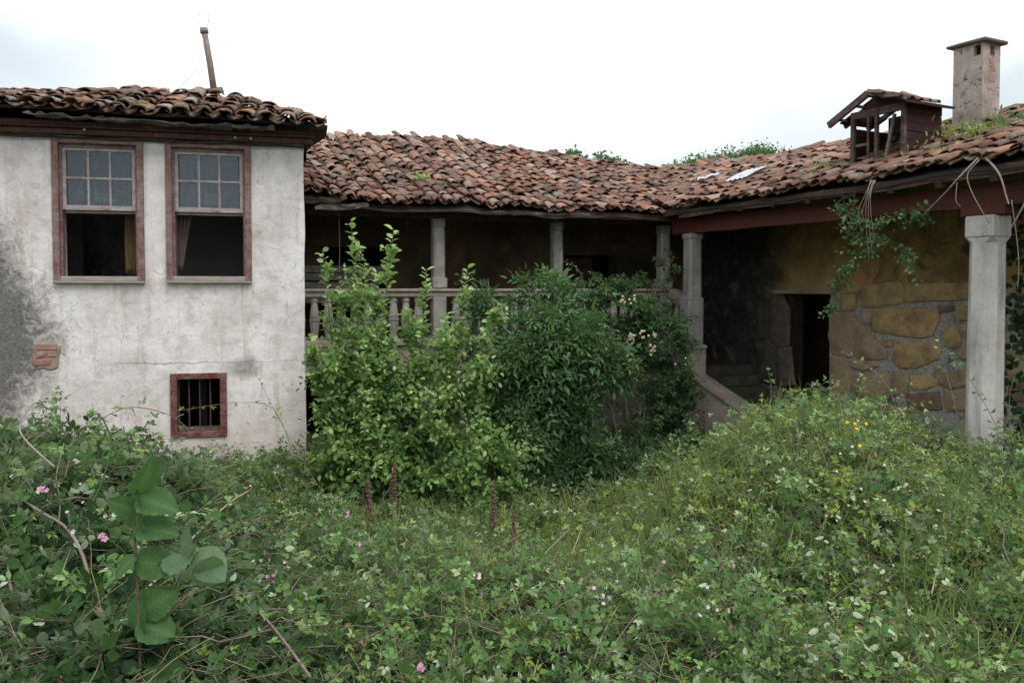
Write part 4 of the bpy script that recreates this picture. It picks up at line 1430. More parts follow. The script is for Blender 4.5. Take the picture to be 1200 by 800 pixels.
# shaft as a hollow box with two flue openings near its top
def chim_face(fx):
    pass
wall_open(bm, -hw, hw, z0, zc1, -hd, -hd + .06, [(.07, .07 + ow, zc1 - oh, zc1 - .02)])
bm_a = bm
wall_open(bm_a, -hw, hw, z0, zc1, hd - .06, hd, [(.03, .03 + ow, zc1 - oh, zc1 - .02)])
bm2 = bmesh.new()
wall_open(bm2, -hd + .0605, hd - .0605, z0, zc1, 0, .06, [(-.03, -.03 + ow, zc1 - oh, zc1 - .02)])
me_t = bpy.data.meshes.new('tmp'); bm2.to_mesh(me_t); bm2.free()
me_t.transform(Matrix.Translation((hw - .0002, 0, 0)) @ Matrix.Rotation(math.pi / 2, 4, 'Z'))
bm_a.from_mesh(me_t)
me_t.transform(Matrix.Translation((-2 * hw + .0604, 0, 0)))
bm_a.from_mesh(me_t)
bm_obj('shaft', bm_a, M['chimney'], ch)
bm = bmesh.new(); box(bm, (-hw + .062, -hd + .062, z0), (hw - .062, hd - .062, zc1 - .25)); bm_obj('flue', bm, M['deck'], ch)
bm = bmesh.new(); box(bm, (-hw - .062, -hd - .062, zc1 + .001), (hw + .062, hd + .062, zc1 + .04), .006, .012)
box(bm, (-hw + .0, -hd, zc1 + .052), (hw, hd, zc1 + .055), .006, .012)
bm_obj('cap', bm, M['cap'], ch)
for r_ in range(5):
    zz = zc1 - .17 - r_ * .055
    x = hw + .001
    if r_ in (2, 4): a0 = -.03
    else: a0 = -.045
    bm = bmesh.new(); box(bm, (hw - .01, a0 - random.uniform(0, .03), zz - .046), (hw + .003, a0 + random.uniform(.08, .12), zz), .003, .003)
    bm_obj('brick', bm, M['brick'], ch)

# dormer
def hit_roof(px, py, zf=z_wing, fr=FR):
    u = (px - 600) / F; v_ = (HOR - py) / F
    Y = 6.0
    while Y < 16:
        s_, t_ = fr.inv(u * Y, Y)
        if t_ > WR0 and E + v_ * Y < zf(s_, t_):
            return s_, t_, zf(s_, t_)
        Y += .02
    return s_, t_, zf(s_, t_)
dL = hit_roof(995, 204); dR = hit_roof(1055, 194)
td = (dL[1] + dR[1]) / 2
sa = FR.s(994, td); sb = FR.s(1056, td)
zdL = z_wing(sa, td); 
Yb = FR.w(sb, td, 0).y
zdT = E + (HOR - 121) / F * Yb      # top of front wall
dorm = empty('dormer', (sa, td, zdL)); dorm.parent = wing
Wd = sb - sa; Hd = zdT - zdL
depth = 1.25
while depth > .5:
    q_ = FR.w(sb + .12, td + depth + .05, 0)
    if q_.x / q_.y * F + 600 < 1116: break
    depth -= .02
wood = M['dormer_post']
def dbox(name, a, b, mat=None, jit=.003):
    return box_obj(name, a, b, mat or wood, dorm, jit)
pw = .045
zb_ = -.12
dbox('post', (0, 0, zb_), (pw, pw, Hd)); dbox('post', (Wd - pw, 0, zb_), (Wd, pw, Hd))
dbox('post', (Wd * .46, -.005, zb_), (Wd * .46 + .04, pw - .01, Hd - .05))
dbox('post', (Wd * .46 - .10, .0, zb_), (Wd * .46 - .075, pw - .02, Hd - .06))
dbox('sill', (-.03, -.03, -.02), (Wd + .03, pw, .025)); dbox('head', (pw, 0, Hd - .08), (Wd - pw, pw, Hd))
dbox('glazing_bar', (pw + .002, .02, Hd * .42), (Wd * .46 - .102, .045, Hd * .42 + .03))
dbox('glazing_bar', (Wd * .30, .02, .035), (Wd * .30 + .022, .045, Hd * .78))
bm = bmesh.new(); beam(bm, (Wd * .62, .03, .03), (Wd * .80, .03, Hd * .85), .03, .03); bm_obj('leaning_bar', bm, M['rotten'], dorm)
bm = bmesh.new(); beam(bm, (Wd * .55, .3, Hd * .62), (Wd * .9, .35, Hd * .95), .03, .035); bm_obj('fallen_rafter', bm, M['dark_wood'], dorm)
bm = bmesh.new(); beam(bm, (Wd * .50, .5, Hd * .85), (Wd * .95, .3, Hd * .60), .03, .035); bm_obj('fallen_rafter', bm, M['dark_wood'], dorm)
ap = Hd + .135; axm = Wd * .48
# gable board
bm = bmesh.new()
vs = []
for y in (.005, .045):
    vs.append([bm.verts.new(p) for p in ((.10, y, Hd + .001), (Wd, y, Hd + .001), (Wd, y, Hd + .03), (axm, y, ap - .02))])
bm.faces.new(vs[0]); bm.faces.new(vs[1][::-1])
for k in range(4): bm.faces.new((vs[0][k], vs[1][k], vs[1][(k + 1) % 4], vs[0][(k + 1) % 4]))
bm_obj('gable_board', bm, M['dormer_wood'], dorm)
# side wall (near side) of horizontal boards; far side partly gone
zs_ = lambda y: (z_wing(sb, td + y) - zdL)
nb = 9
for k in range(nb):
    z0_ = zb_ + (Hd - zb_) * k / 8; z1_ = zb_ + (Hd - zb_) * (k + 1) / 8 - .006
    if k == 8: z1_ = Hd + .035
    dbox('board', (Wd - .03 + .004 * (k % 2), pw + .002, z0_), (Wd - .005 + .004 * (k % 2), depth, z1_), M['dormer_wood'], .001)
for k in range(9):
    if k == 7: continue
    z0_ = zb_ + (Hd - zb_) * k / 9; z1_ = z0_ + (Hd - zb_) / 9 - .003
    dbox('board', (.01, pw + .002, z0_), (.03, depth * (.95 if k < 7 else .5), z1_), M['dormer_wood'], .002)
for k in range(9):
    z0_ = zb_ + (Hd - zb_) * k / 9; z1_ = z0_ + (Hd - zb_) / 9 - .004
    dbox('board', (.03, depth - .03, z0_), (Wd - .03, depth, z1_), M['dormer_wood'], .002)
# roof: near slope boarded with tiles; far slope bare bargeboard and battens
bm = bmesh.new()
R0 = Vector((axm, -.14, ap)); R1 = Vector((axm, depth + .05, ap + .0)); E0 = Vector((Wd + .12, -.14, Hd - .01)); E1 = Vector((Wd + .12, depth + .05, Hd - .01))
vs = [bm.verts.new(p) for p in (R0, R1, E1, E0)]; vs2 = [bm.verts.new(p - Vector((0, 0, .03))) for p in (R0, R1, E1, E0)]
bm.faces.new(vs); bm.faces.new(vs2[::-1])
for k in range(4): bm.faces.new((vs[k], vs2[k], vs2[(k + 1) % 4], vs[(k + 1) % 4]))
bm_obj('roof_board', bm, M['dormer_wood'], dorm)
bm = bmesh.new(); beam(bm, R0 + Vector((0.0, 0, .01)), (-.20, -.14, Hd - .12), .04, .075); bm_obj('bargeboard', bm, M['dormer_post'], dorm)
bm = bmesh.new(); beam(bm, R0 + Vector((0.01, -.01, .03)), E0 + Vector((.02, -.01, .02)), .03, .06); bm_obj('bargeboard', bm, M['rotten'], dorm)
for k, y in enumerate((.10, .5)):
    bm = bmesh.new(); beam(bm, (axm - .01, y, ap - .02), (-.17, y, Hd - .12), .035, .05); bm_obj('rafter', bm, M['dark_wood'], dorm)
for f0_, f1_ in ((.02, .17), (.18, .34), (.60, .76), (.77, .95)):
    pa = Vector((axm, 0, ap + .012)).lerp(Vector((-.20, 0, Hd - .10)), f0_); pb2 = Vector((axm, 0, ap + .012)).lerp(Vector((-.20, 0, Hd - .10)), f1_); pm = (pa + pb2) / 2
    bm = bmesh.new(); beam(bm, pm + Vector((0, .02, 0)), pm + Vector((0, depth * .95, 0)), (pb2 - pa).length, .018, up=(pb2 - pa).cross(Vector((0, 1, 0))).normalized()); bm_obj('far_roof_board', bm, M['dormer_wood'], dorm)
for f in (.35, .8):
    bm = bmesh.new(); p = Vector((axm, -.14, ap)).lerp(Vector((-.20, -.14, Hd - .12)), f); beam(bm, p, p + Vector((0, .7, 0)), .04, .025); bm_obj('batten', bm, M['dark_wood'], dorm)
sl = (E0 - R0)
rr = random.Random(5)
for j in range(int((depth + .25) / .15)):
    for i in range(2):
        y = -.18 + j * .15
        if rr.random() < .1: continue
        f0 = .98 - i * .46
        p = R0.lerp(E0, f0) + Vector((0, y + .14, .004 + .012 * (i % 2)))
        up_ = (R0 - E0).normalized(); x_ = Vector((0, -1, 0)); n_ = x_.cross(up_).normalized()
        if n_.z < 0: x_ = -x_; n_ = -n_
        R = Matrix((x_, up_, n_)).transposed() @ Matrix.Rotation(rr.gauss(0, .22), 3, 'Z') @ Matrix.Rotation(rr.gauss(.05, .10), 3, 'X')
        o = bpy.data.objects.new('tile', rr.choice(covM)); COL.objects.link(o); o.parent = dorm
        o.matrix_local = Matrix.Translation(p) @ R.to_4x4() @ Matrix.Diagonal((.95, .60, .8, 1))
for j in range(3):
    o = bpy.data.objects.new('tile', rr.choice(covM)); COL.objects.link(o); o.parent = dorm
    R = Matrix.Rotation(math.pi if j % 2 else 0, 3, 'Z') @ Matrix.Rotation(rr.gauss(0, .1), 3, 'Z')
    o.matrix_local = Matrix.Translation((axm, .0 + j * .26 + (.38 if j % 2 else 0), ap + .04)) @ R.to_4x4() @ Matrix.Diagonal((1.0, .9, .8, 1))

# ------------------------------------------------------------------ sheets on the roof
def corrugated(name, fr, zf, s, w_, L, Wd_, yaw, pitchc, amp, mat, label, cat, lift=.12, tilt=0):
    bm = bmesh.new()
    nx = int(Wd_ / pitchc * 4)
    g = []
    for j in range(3):
        g.append([bm.verts.new((-Wd_ / 2 + Wd_ * i / nx, L * j / 2, amp * math.sin(2 * math.pi * i / 4) + .01 * (j == 1))) for i in range(nx + 1)])
    for j in range(2):
        for i in range(nx): bm.faces.new((g[j][i], g[j][i + 1], g[j + 1][i + 1], g[j + 1][i]))
    bmesh.ops.solidify(bm, geom=bm.faces[:], thickness=.004)
    o = bm_obj(name, bm, mat, None)
    loc, R = lay(zf, s, w_, yaw, tilt, 0, lift)
    Fm = Matrix.Translation(fr.w(0, 0, 0)) @ Matrix.Rotation(fr.a, 4, 'Z')
    o.matrix_world = Fm @ Matrix.Translation(loc) @ R.to_4x4()
    tag(o, label, cat)
    return o
p = hit_roof(868, 224, z_mid, FV) if False else None
def hit_any(px, py):
    u = (px - 600) / F; v_ = (HOR - py) / F
    Y = 6.0
    while Y < 20:
        s1, t1 = FV.inv(u * Y, Y); s2, t2 = FR.inv(u * Y, Y)
        zm = z_mid(s1, t1) if WM0 < t1 < DM + WM0 + 1 else -9
        zw = z_wing(s2, t2) if WR0 < t2 < DR + WR0 + 1 else -9
        if E + v_ * Y < max(zm, zw):
            return ('m', s1, t1) if zm > zw else ('w', s2, t2)
        Y += .02
    return None
for px, py, L, W_, yaw, pc_, am, mt, nm, lb in (
        (863, 223, .62, .34, None, .075, .010, M['white_sheet'], 'corrugated_sheet', 'white corrugated sheet lying across the tiles near the roof valley'),
        (832, 219, .26, .34, None, .17, .012, M['white_sheet'], 'plastic_sheet', 'small crumpled whitish sheet on the tiles left of the corrugated sheet')):
    h = hit_any(px, py)
    print('sheet', h)
    fr_, zf_ = (FV, z_mid) if h[0] == 'm' else (FR, z_wing)
    yw = (-.75 if h[0] == 'm' else .25) if nm.startswith('corr') else .9
    corrugated(nm, fr_, zf_, h[1], h[2], L, W_, yw, pc_, am, mt, lb, 'sheet', .15)
corrugated('red_sheet', FV, z_mid, (HOLE_red[0] + HOLE_red[1]) / 2, WM0 - .06, .66, HOLE_red[1] - HOLE_red[0] + .05, 0, .076, .010, M['red_sheet'], 'dull red corrugated sheet filling the eaves at the roof corner', 'sheet', .13)

# ================================================================== VEGETATION
def nrmz(a):
    return a / np.maximum(np.linalg.norm(a, axis=-1, keepdims=True), 1e-9)

def leaf_template(kind):
    """y runs from the stalk to the tip, z is up; faces folded along the midrib"""
    if kind == 'cheap':
        v = [(0, 0, 0), (-.31, .30, .11), (-.23, .66, .08), (0, 1.12, -.16), (.23, .66, .08), (.31, .30, .11), (0, .5, 0)]
        f = [(0, 6, 2, 1), (6, 3, 2), (0, 5, 4, 6), (6, 4, 3)]
    elif kind == 'oval':
        v = [(0, 0, 0), (-.22, .15, .05), (-.33, .42, .09), (-.24, .74, .06), (0, 1, -.10), (.24, .74, .06), (.33, .42, .09), (.22, .15, .05), (0, .42, 0), (0, .74, -.03)]
        f = [(0, 8, 2, 1), (8, 9, 3, 2), (9, 4, 3), (0, 7, 6, 8), (8, 6, 5, 9), (9, 5, 4)]
    elif kind == 'narrow':
        v = [(0, 0, 0), (-.16, .3, .04), (-.14, .62, .03), (0, 1, -.12), (.14, .62, .03), (.16, .3, .04), (0, .5, 0)]
        f = [(0, 6, 2, 1), (6, 3, 2), (0, 5, 4, 6), (6, 4, 3)]
    elif kind == 'blade':
        v = [(-.012, 0, 0), (.012, 0, 0), (.012, .35, .03), (-.012, .35, .03), (.009, .7, .0), (-.009, .7, .0), (0, 1, -.14)]
        f = [(0, 1, 2, 3), (3, 2, 4, 5), (5, 4, 6)]
    elif kind == 'serrate':
        L, Rr = [], []
        prof = [(.06, .10), (.20, .20), (.235, .29), (.33, .33), (.33, .43), (.36, .48), (.325, .58), (.335, .64), (.25, .74), (.25, .79), (.12, .90)]
        for x, y in prof:
            L.append((-x, y, .12 * x + .02 * math.sin(y * 20))); Rr.append((x, y, .12 * x + .02 * math.sin(y * 23)))
        mid = [(0, 0, 0)] + [(0, y, -.02 - .10 * y * y) for x, y in prof] + [(0, 1, -.14)]
        v = mid + L + Rr
        n = len(prof); f = []
        for side in (0, 1):
            o = len(mid) + side * n
            f.append((0, 1, o) if side == 0 else (0, o, 1))
            for k in range(n - 1):
                q = (1 + k, 2 + k, o + k + 1, o + k)
                f.append(q if side == 0 else q[::-1])
            q = (n, n + 1, o + n - 1)
            f.append(q if side == 0 else q[::-1])
    return np.array(v, float), f

TPL = {k: leaf_template(k) for k in ('cheap', 'oval', 'narrow', 'blade', 'serrate')}

class Leaves:
    def __init__(self): self.p, self.d, self.n, self.s, self.t, self.w = [], [], [], [], [], []
    def add(self, p, d, n, s, t, w=1.0):
        k = len(p)
        self.p.append(p); self.d.append(d); self.n.append(n)
        self.s.append(np.broadcast_to(np.asarray(s, float), (k,)).copy()); self.t.append(np.broadcast_to(np.asarray(t, float), (k,)).copy())
        self.w.append(np.broadcast_to(np.asarray(w, float), (k,)).copy())
    def arrays(self):
        return [np.concatenate(x) for x in (self.p, self.d, self.n, self.s, self.t, self.w)]

def emit(name, tpl, L, mat, parent=None, smooth=False, keep=None):
    P, D, Nn, S, T, Wd_ = L.arrays() if isinstance(L, Leaves) else L
    if keep is not None:
        k = keep(P); P, D, Nn, S, T, Wd_ = P[k], D[k], Nn[k], S[k], T[k], Wd_[k]
    V, Fc = TPL[tpl]
    D = nrmz(D); X = nrmz(np.cross(D, Nn)); Z = np.cross(X, D)
    n = len(P)
    co = (V[None, :, 0, None] * X[:, None, :] * Wd_[:, None, None] + V[None, :, 1, None] * D[:, None, :] + V[None, :, 2, None] * Z[:, None, :]) * S[:, None, None] + P[:, None, :]
    co = co.reshape(-1, 3)
    nv = len(V)
    loops = np.array([i for f in Fc for i in f]); tot = np.array([len(f) for f in Fc])
    li = (loops[None, :] + (np.arange(n) * nv)[:, None]).ravel()
    lt_ = np.tile(tot, n); ls = np.concatenate([[0], np.cumsum(lt_)[:-1]])
    me = bpy.data.meshes.new(name)
    me.vertices.add(len(co)); me.vertices.foreach_set('co', co.astype(np.float32).ravel())
    me.loops.add(len(li)); me.loops.foreach_set('vertex_index', li.astype(np.int32))
    me.polygons.add(len(lt_)); me.polygons.foreach_set('loop_start', ls.astype(np.int32)); me.polygons.foreach_set('loop_total', lt_.astype(np.int32))
    me.update(calc_edges=True)
    a = me.attributes.new('tint', 'FLOAT', 'POINT')
    a.data.foreach_set('value', np.repeat(T, nv).astype(np.float32))
    if smooth: me.polygons.foreach_set('use_smooth', np.ones(len(lt_), bool))
    return link(name, me, parent, mat)

def shoot_curves(b, h, L, v, g, m=6, wob=.02):
    """b base (n,3), h horizontal unit dir (n,3), length L, climb v, droop g -> points (n,m+1,3)"""
    t = np.linspace(0, 1, m + 1)[None, :, None]
    up = np.array([0, 0, 1.0])
    hl = np.sqrt(np.maximum(.02, 1 - np.clip(v, 0, .98) ** 2))[:, None, None]
    P = b[:, None, :] + L[:, None, None] * (h[:, None, :] * hl * t + up * (v[:, None, None] * t - g[:, None, None] * t * t))
    P = P + RNG.normal(0, wob, P.shape) * L[:, None, None] * t
    return P

def along(P, f):
    """sample polylines P (n,m+1,3) at fractions f (n,k) -> pos, tangent (n,k,3)"""
    m = P.shape[1] - 1
    x = np.clip(f, 0, .9999) * m; i = x.astype(int); r = (x - i)[..., None]
    idx = np.arange(P.shape[0])[:, None]
    a = P[idx, i]; b = P[idx, i + 1]
    return a + (b - a) * r, nrmz(b - a)

def leaves_on(P, k, f0, size, size_tip, L, tint, tint_tip=0.0, spread=.8, upb=.6, compound=None, petiole=.4, jit=.35, f1=1.0):
    """k leaves along each curve in P, spiralling; adds to Leaves L"""
    n = P.shape[0]
    f = f0 + (f1 - f0) * (np.arange(k)[None, :] + RNG.uniform(0, .8, (n, k))) / k
    pos, tan = along(P, f)
    ang = (np.arange(k)[None, :] * 2.4 + RNG.uniform(0, 6.28, (n, 1)) + RNG.normal(0, .35, (n, k)))
    up = np.array([0, 0, 1.0])
    e1 = nrmz(np.cross(tan, up) + 1e-4); e2 = np.cross(tan, e1)
    o = e1 * np.cos(ang)[..., None] + e2 * np.sin(ang)[..., None]
    d = nrmz(o * spread + tan * (1 - spread * .6) + RNG.normal(0, jit * .4, pos.shape))
    nr = up * upb + tan * (1 - upb) + RNG.normal(0, jit, pos.shape)
    nr = nrmz(nr - d * (nr * d).sum(-1, keepdims=True))
    s = size * (1 - f) + size_tip * f
    s = s * RNG.uniform(.75, 1.25, s.shape)
    tt = (np.broadcast_to(np.asarray(tint), (n,))[:, None] + tint_tip * np.clip(f * 1.6 - .6, 0, 1) + RNG.normal(0, .13, f.shape))
    fl = lambda a: a.reshape(-1, a.shape[-1])
    p, d, nr, s, tt = fl(pos), fl(d), fl(nr), s.ravel(), np.clip(tt.ravel(), 0, .95)
    pet = p + d * (s * petiole)[:, None]
    if compound is None:
        L.add(pet, d, nr, s, tt)
    elif compound == 'tri':
        x = np.cross(d, nr)
        L.add(pet + d * (s * .22)[:, None], d, nr, s * 1.05, tt, .88)
        for sg in (-1, 1):
            dd_ = nrmz(d * .55 + x * sg + RNG.normal(0, .13, d.shape))
            n2 = nrmz(nr + RNG.normal(0, .22, d.shape)); n2 = nrmz(n2 - dd_ * (n2 * dd_).sum(-1, keepdims=True))
            L.add(pet + dd_ * (s * .08)[:, None], dd_, n2, s * .90, tt + RNG.normal(0, .04, len(tt)), .86)
    elif compound == 'pin':
        x = np.cross(d, nr)
        down = np.array([0, 0, -1.0])
        L.add(p + d * (s * 2.3)[:, None] + down * (s * .5)[:, None], nrmz(d + down * .22), nr, s, tt)
        for q, (fx, dz) in enumerate(((.8, .03), (1.5, .18))):
            for sg in (-1, 1):
                dd_ = nrmz(d * .55 + x * sg + down * (.04 + .12 * q) + RNG.normal(0, .08, d.shape))
                L.add(p + d * (s * fx)[:, None] + down * (s * dz)[:, None], dd_, nrmz(nr - dd_ * (nr * dd_).sum(-1, keepdims=True)), s * .92, tt)

def tubes(name, P, r0, r1, mat, parent=None):
    n, m, _ = P.shape
    r0 = np.broadcast_to(np.asarray(r0, float), (n,)); r1 = np.broadcast_to(np.asarray(r1, float), (n,))
    T = nrmz(np.gradient(P, axis=1))
    ref = np.array([.31, .17, .93]); A = nrmz(np.cross(T, ref) + 1e-6); B = np.cross(T, A)
    rad = r0[:, None] + (r1 - r0)[:, None] * np.linspace(0, 1, m)[None, :]
    seg = 3
    rings = [P + (A * math.cos(2 * math.pi * k / seg) + B * math.sin(2 * math.pi * k / seg)) * rad[..., None] for k in range(seg)]
    V = np.stack(rings, 2)                              # n,m,seg,3
    base = (np.arange(n) * m * seg)[:, None, None] + (np.arange(m - 1) * seg)[None, :, None]
    k = np.arange(seg)[None, None, :]; k2 = (k + 1) % seg
    q = np.stack([base + k, base + k2, base + seg + k2, base + seg + k], -1).reshape(-1, 4)
    me = bpy.data.meshes.new(name)
    me.vertices.add(n * m * seg); me.vertices.foreach_set('co', V.reshape(-1).astype(np.float32))
    me.loops.add(q.size); me.loops.foreach_set('vertex_index', q.ravel().astype(np.int32))
    me.polygons.add(len(q)); me.polygons.foreach_set('loop_start', (np.arange(len(q)) * 4).astype(np.int32)); me.polygons.foreach_set('loop_total', np.full(len(q), 4, np.int32))
    me.update(calc_edges=True)
    return link(name, me, parent, mat)

# ---- where plants may stand
def free(P, margin=.05):
    x, y, z = P[:, 0], P[:, 1], P[:, 2]
    def st(fr):
        dx, dy = x - fr.o.x, y - fr.o.y
        return dx * fr.d.x + dy * fr.d.y, dx * fr.n.x + dy * fr.n.y
    s1, t1 = st(FL); s2, t2 = st(FV); s3, t3 = st(FR)
    ok = ~((s1 < .05) & (t1 > -margin - .02))
    ok &= ~((t2 > -.12) & (s2 < S_END + .2) & (s2 > -1.5) & (z < E + .0) & (z > ZF - .45))
    ok &= ~((t2 > .08) & (s2 < S_END + .1) & (z < E))
    ok &= ~((t3 > WB - .06))
    return ok
def free_ground(x, y):
    P = np.stack([x, y, np.zeros_like(x)], 1)
    def st(fr):
        dx, dy = x - fr.o.x, y - fr.o.y
        return dx * fr.d.x + dy * fr.d.y, dx * fr.n.x + dy * fr.n.y
    s1, t1 = st(FL); s2, t2 = st(FV); s3, t3 = st(FR)
    return ~((s1 < .1) & (t1 > -.12)) & ~((t2 > 0.0)) & ~((t3 > WB - .15)) & ~((s2 > S_END + .1) & (t2 > -1.15) & (s3 < 1.0))

def sstep(x, a, b):
    t = np.clip((x - a) / (b - a), 0, 1); return t * t * (3 - 2 * t)
def gz(x, y):
    v = .45 * np.clip((-x - .9) / 1.6, 0, 1) * np.clip((y - 4.2) / 3.2, 0, 1)
    return v + .25 * np.clip((x - 2.2) / 2.0, 0, 1) * np.clip((y - 4.5) / 3.0, 0, 1)
def lumps(x, y, f=1.0, ph=0.0):
    return (np.sin(x * 2.1 * f + 1.3 + ph) * np.sin(y * 1.7 * f + .4 + ph) + .6 * np.sin(x * 4.3 * f + y * 2.2 * f + ph) * np.sin(y * 3.9 * f - x * 1.1 * f) + .4 * np.sin(x * 8.1 * f + ph) * np.sin(y * 7.3 * f + 1)) / 2.0
def canopy(x, y):
    u = x / np.maximum(y, .5)
    h = .92 - .60 * sstep(y, 3.4, 8.6)                        # falls towards the gallery
    h = h + .10 * sstep(y, 8.5, 10.5) - .20 * np.exp(-((x - .8) / 1.0) ** 2 - ((y - 6.6) / 1.5) ** 2)
    left = sstep(-u, .30, .48) * (1 - sstep(y, 5.4, 6.4))
    h = h + left * (1.47 - h) * (.55 + .45 * sstep(y, 2.6, 4.0))
    lw = sstep(-x, .9, 2.2) * sstep(y, 6.5, 7.6)
    h = h + lw * (.50 - h)
    gx, gy = (x - 3.1) / 1.7, (y - 7.0) / 2.0
    h = np.maximum(h, 0) + 1.12 * np.exp(-np.maximum(np.abs(gx), 0) ** 2.6 - np.abs(gy) ** 2.4)
    gx, gy = (x - 4.6) / 1.5, (y - 6.4) / 1.9
    h = h + .55 * np.exp(-np.abs(gx) ** 2.4 - np.abs(gy) ** 2.2)
    h = np.minimum(h, 1.56)
    h = np.minimum(h, 1.46 - .36 * sstep(u, .40, .52) + .3 * left)
    h = h - .42 * np.clip(lumps(x, y, 1.9, 7.0) - .10, 0, 1) * (1 - .7 * lw) - .32 * np.clip(lumps(x, y, 3.7, 2.5) - .15, 0, 1) * (1 - .7 * lw)
    return h + .12 * lumps(x, y) + .085 * lumps(x, y, 2.6, 2.0) + .035 * lumps(x, y, 6.0, 1.0)

# ---- bramble and weed thicket
def sample_ground(n, umax=.86, y0=2.2, y1=11.5, power=1.7):
    """points spread so that they look about evenly dense from the camera"""
    r = RNG.uniform(0, 1, n)
    e = 1 - power
    # density in y proportional to y^(1-power)*y
    a, b_ = y0 ** (2 - power), y1 ** (2 - power)
    y = (a + r * (b_ - a)) ** (1 / (2 - power))
    x = RNG.uniform(-umax, umax, n) * y
    return x, y
def rdir(n):
    a = RNG.uniform(0, 2 * np.pi, n)
    return np.stack([np.cos(a), np.sin(a), np.zeros(n)], 1)

x, y = sample_ground(17000)
k = free_ground(x, y); x, y = x[k], y[k]
n = len(x)
H = canopy(x, y)
dep = RNG.exponential(.10, n)
Ls = RNG.uniform(.30, .62, n)
vv = RNG.uniform(.35, .95, n); gg = RNG.uniform(.15, .65, n)
base = np.stack([x, y, np.maximum(gz(x, y) + .02, H - dep - Ls * vv * .62)], 1)
P = shoot_curves(base, rdir(n), Ls, vv, gg, 6, .03)
# patchiness of colour: yellower in the centre right
yel = np.clip(np.exp(-((x - .9) / 1.3) ** 2 - ((y - 7.2) / 1.8) ** 2) + .5 * np.exp(-((x - 1.8) / .8) ** 2 - ((y - 4.2) / .9) ** 2) + .35 * lumps(x, y, .8, 4), 0, 1)
mound = np.exp(-((x - 3.3) / 1.8) ** 2 - ((y - 6.9) / 2.0) ** 2)
isy = RNG.uniform(0, 1, n) < (.16 + .75 * yel + .55 * mound) * (1 - .8 * sstep(-x / y, .26, .42))
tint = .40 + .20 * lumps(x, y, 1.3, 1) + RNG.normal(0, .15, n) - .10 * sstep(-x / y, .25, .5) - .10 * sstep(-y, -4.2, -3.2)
LB, LY, LN = Leaves(), Leaves(), Leaves()
scl = .043
sz = lumps(x, y, 1.7, 5.0) + RNG.normal(0, .35, n)
for sel, LL in ((~isy, LB), (isy, LY)):
    for a_, b_, q, k_ in ((-9, -.35, .62, 13), (-.35, .3, .88, 10), (.3, 9, 1.18, 8)):
        m_ = sel & (sz > a_) & (sz <= b_)
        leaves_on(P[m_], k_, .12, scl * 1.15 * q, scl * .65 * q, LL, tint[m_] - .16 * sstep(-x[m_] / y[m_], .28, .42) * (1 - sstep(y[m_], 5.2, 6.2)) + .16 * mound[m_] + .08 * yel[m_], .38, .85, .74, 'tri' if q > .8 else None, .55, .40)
# pale undersides turned up here and there
def flip_some(L, frac):
    p, d, nn, s, t, w_ = L.arrays()
    u = p[:, 0] / p[:, 1]
    fr = frac * (1 + 3.0 * sstep(u, .05, .5) * (1 - sstep(p[:, 1], 6.3, 7.2)))
    m = RNG.uniform(0, 1, len(p)) < fr
    nn[m] *= -1; t[m] = 1.0
    return [p, d, nn, s, t, w_]
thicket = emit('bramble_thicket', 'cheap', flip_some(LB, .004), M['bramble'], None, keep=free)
tag(thicket, 'dense dark green bramble filling the whole courtyard foreground', kind='stuff')
t2 = emit('weed_thicket', 'cheap', flip_some(LY, .004), M['bramble_yel'], None, keep=free)
tag(t2, 'yellow green weeds and young bramble mixed through the thicket', kind='stuff')
st = tubes('bramble_stems', P, .0028, .0014, M['cane'])
tag(st, 'thin bramble stems inside the thicket', kind='stuff')
# darker low filler so that no bare soil shows
x, y = sample_ground(15000, .9)
k = free_ground(x, y); x, y = x[k], y[k]; n = len(x)
H = canopy(x, y)
LF = Leaves()
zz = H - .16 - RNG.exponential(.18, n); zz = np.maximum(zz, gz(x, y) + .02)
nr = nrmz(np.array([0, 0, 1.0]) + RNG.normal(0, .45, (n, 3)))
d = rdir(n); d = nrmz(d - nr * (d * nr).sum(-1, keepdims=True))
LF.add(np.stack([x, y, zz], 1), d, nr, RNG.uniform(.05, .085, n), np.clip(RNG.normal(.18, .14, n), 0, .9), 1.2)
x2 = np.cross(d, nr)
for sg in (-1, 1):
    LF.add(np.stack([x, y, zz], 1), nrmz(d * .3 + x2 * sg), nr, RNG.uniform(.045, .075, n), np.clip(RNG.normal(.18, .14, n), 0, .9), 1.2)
o = emit('undergrowth', 'cheap', LF, M['bramble'], None, keep=free)
tag(o, 'low dark undergrowth below the brambles', kind='stuff')

# taller sprays standing out of the thicket
x, y = sample_ground(1500, .86, 3.0); k = free_ground(x, y); x, y = x[k], y[k]
k = ~((x < -.9) & (y > 6.0)); x, y = x[k], y[k]; n = len(x)
Ls = RNG.uniform(.30, .62, n)
P = shoot_curves(np.stack([x, y, canopy(x, y) - .12], 1), rdir(n), Ls, RNG.uniform(.55, .95, n), RNG.uniform(.15, .6, n), 7, .03)
LT = Leaves()
leaves_on(P, 11, .1, .050, .028, LT, .52, .42, .85, .72, 'tri', .55, .36)
o = emit('bramble_sprays', 'oval', LT, M['bramble'], None, keep=free); tag(o, 'arching bramble sprays rising out of the thicket', kind='stuff')
tag(tubes('spray_stems', P, .0030, .0014, M['cane']), 'stems of the arching bramble sprays', kind='stuff')

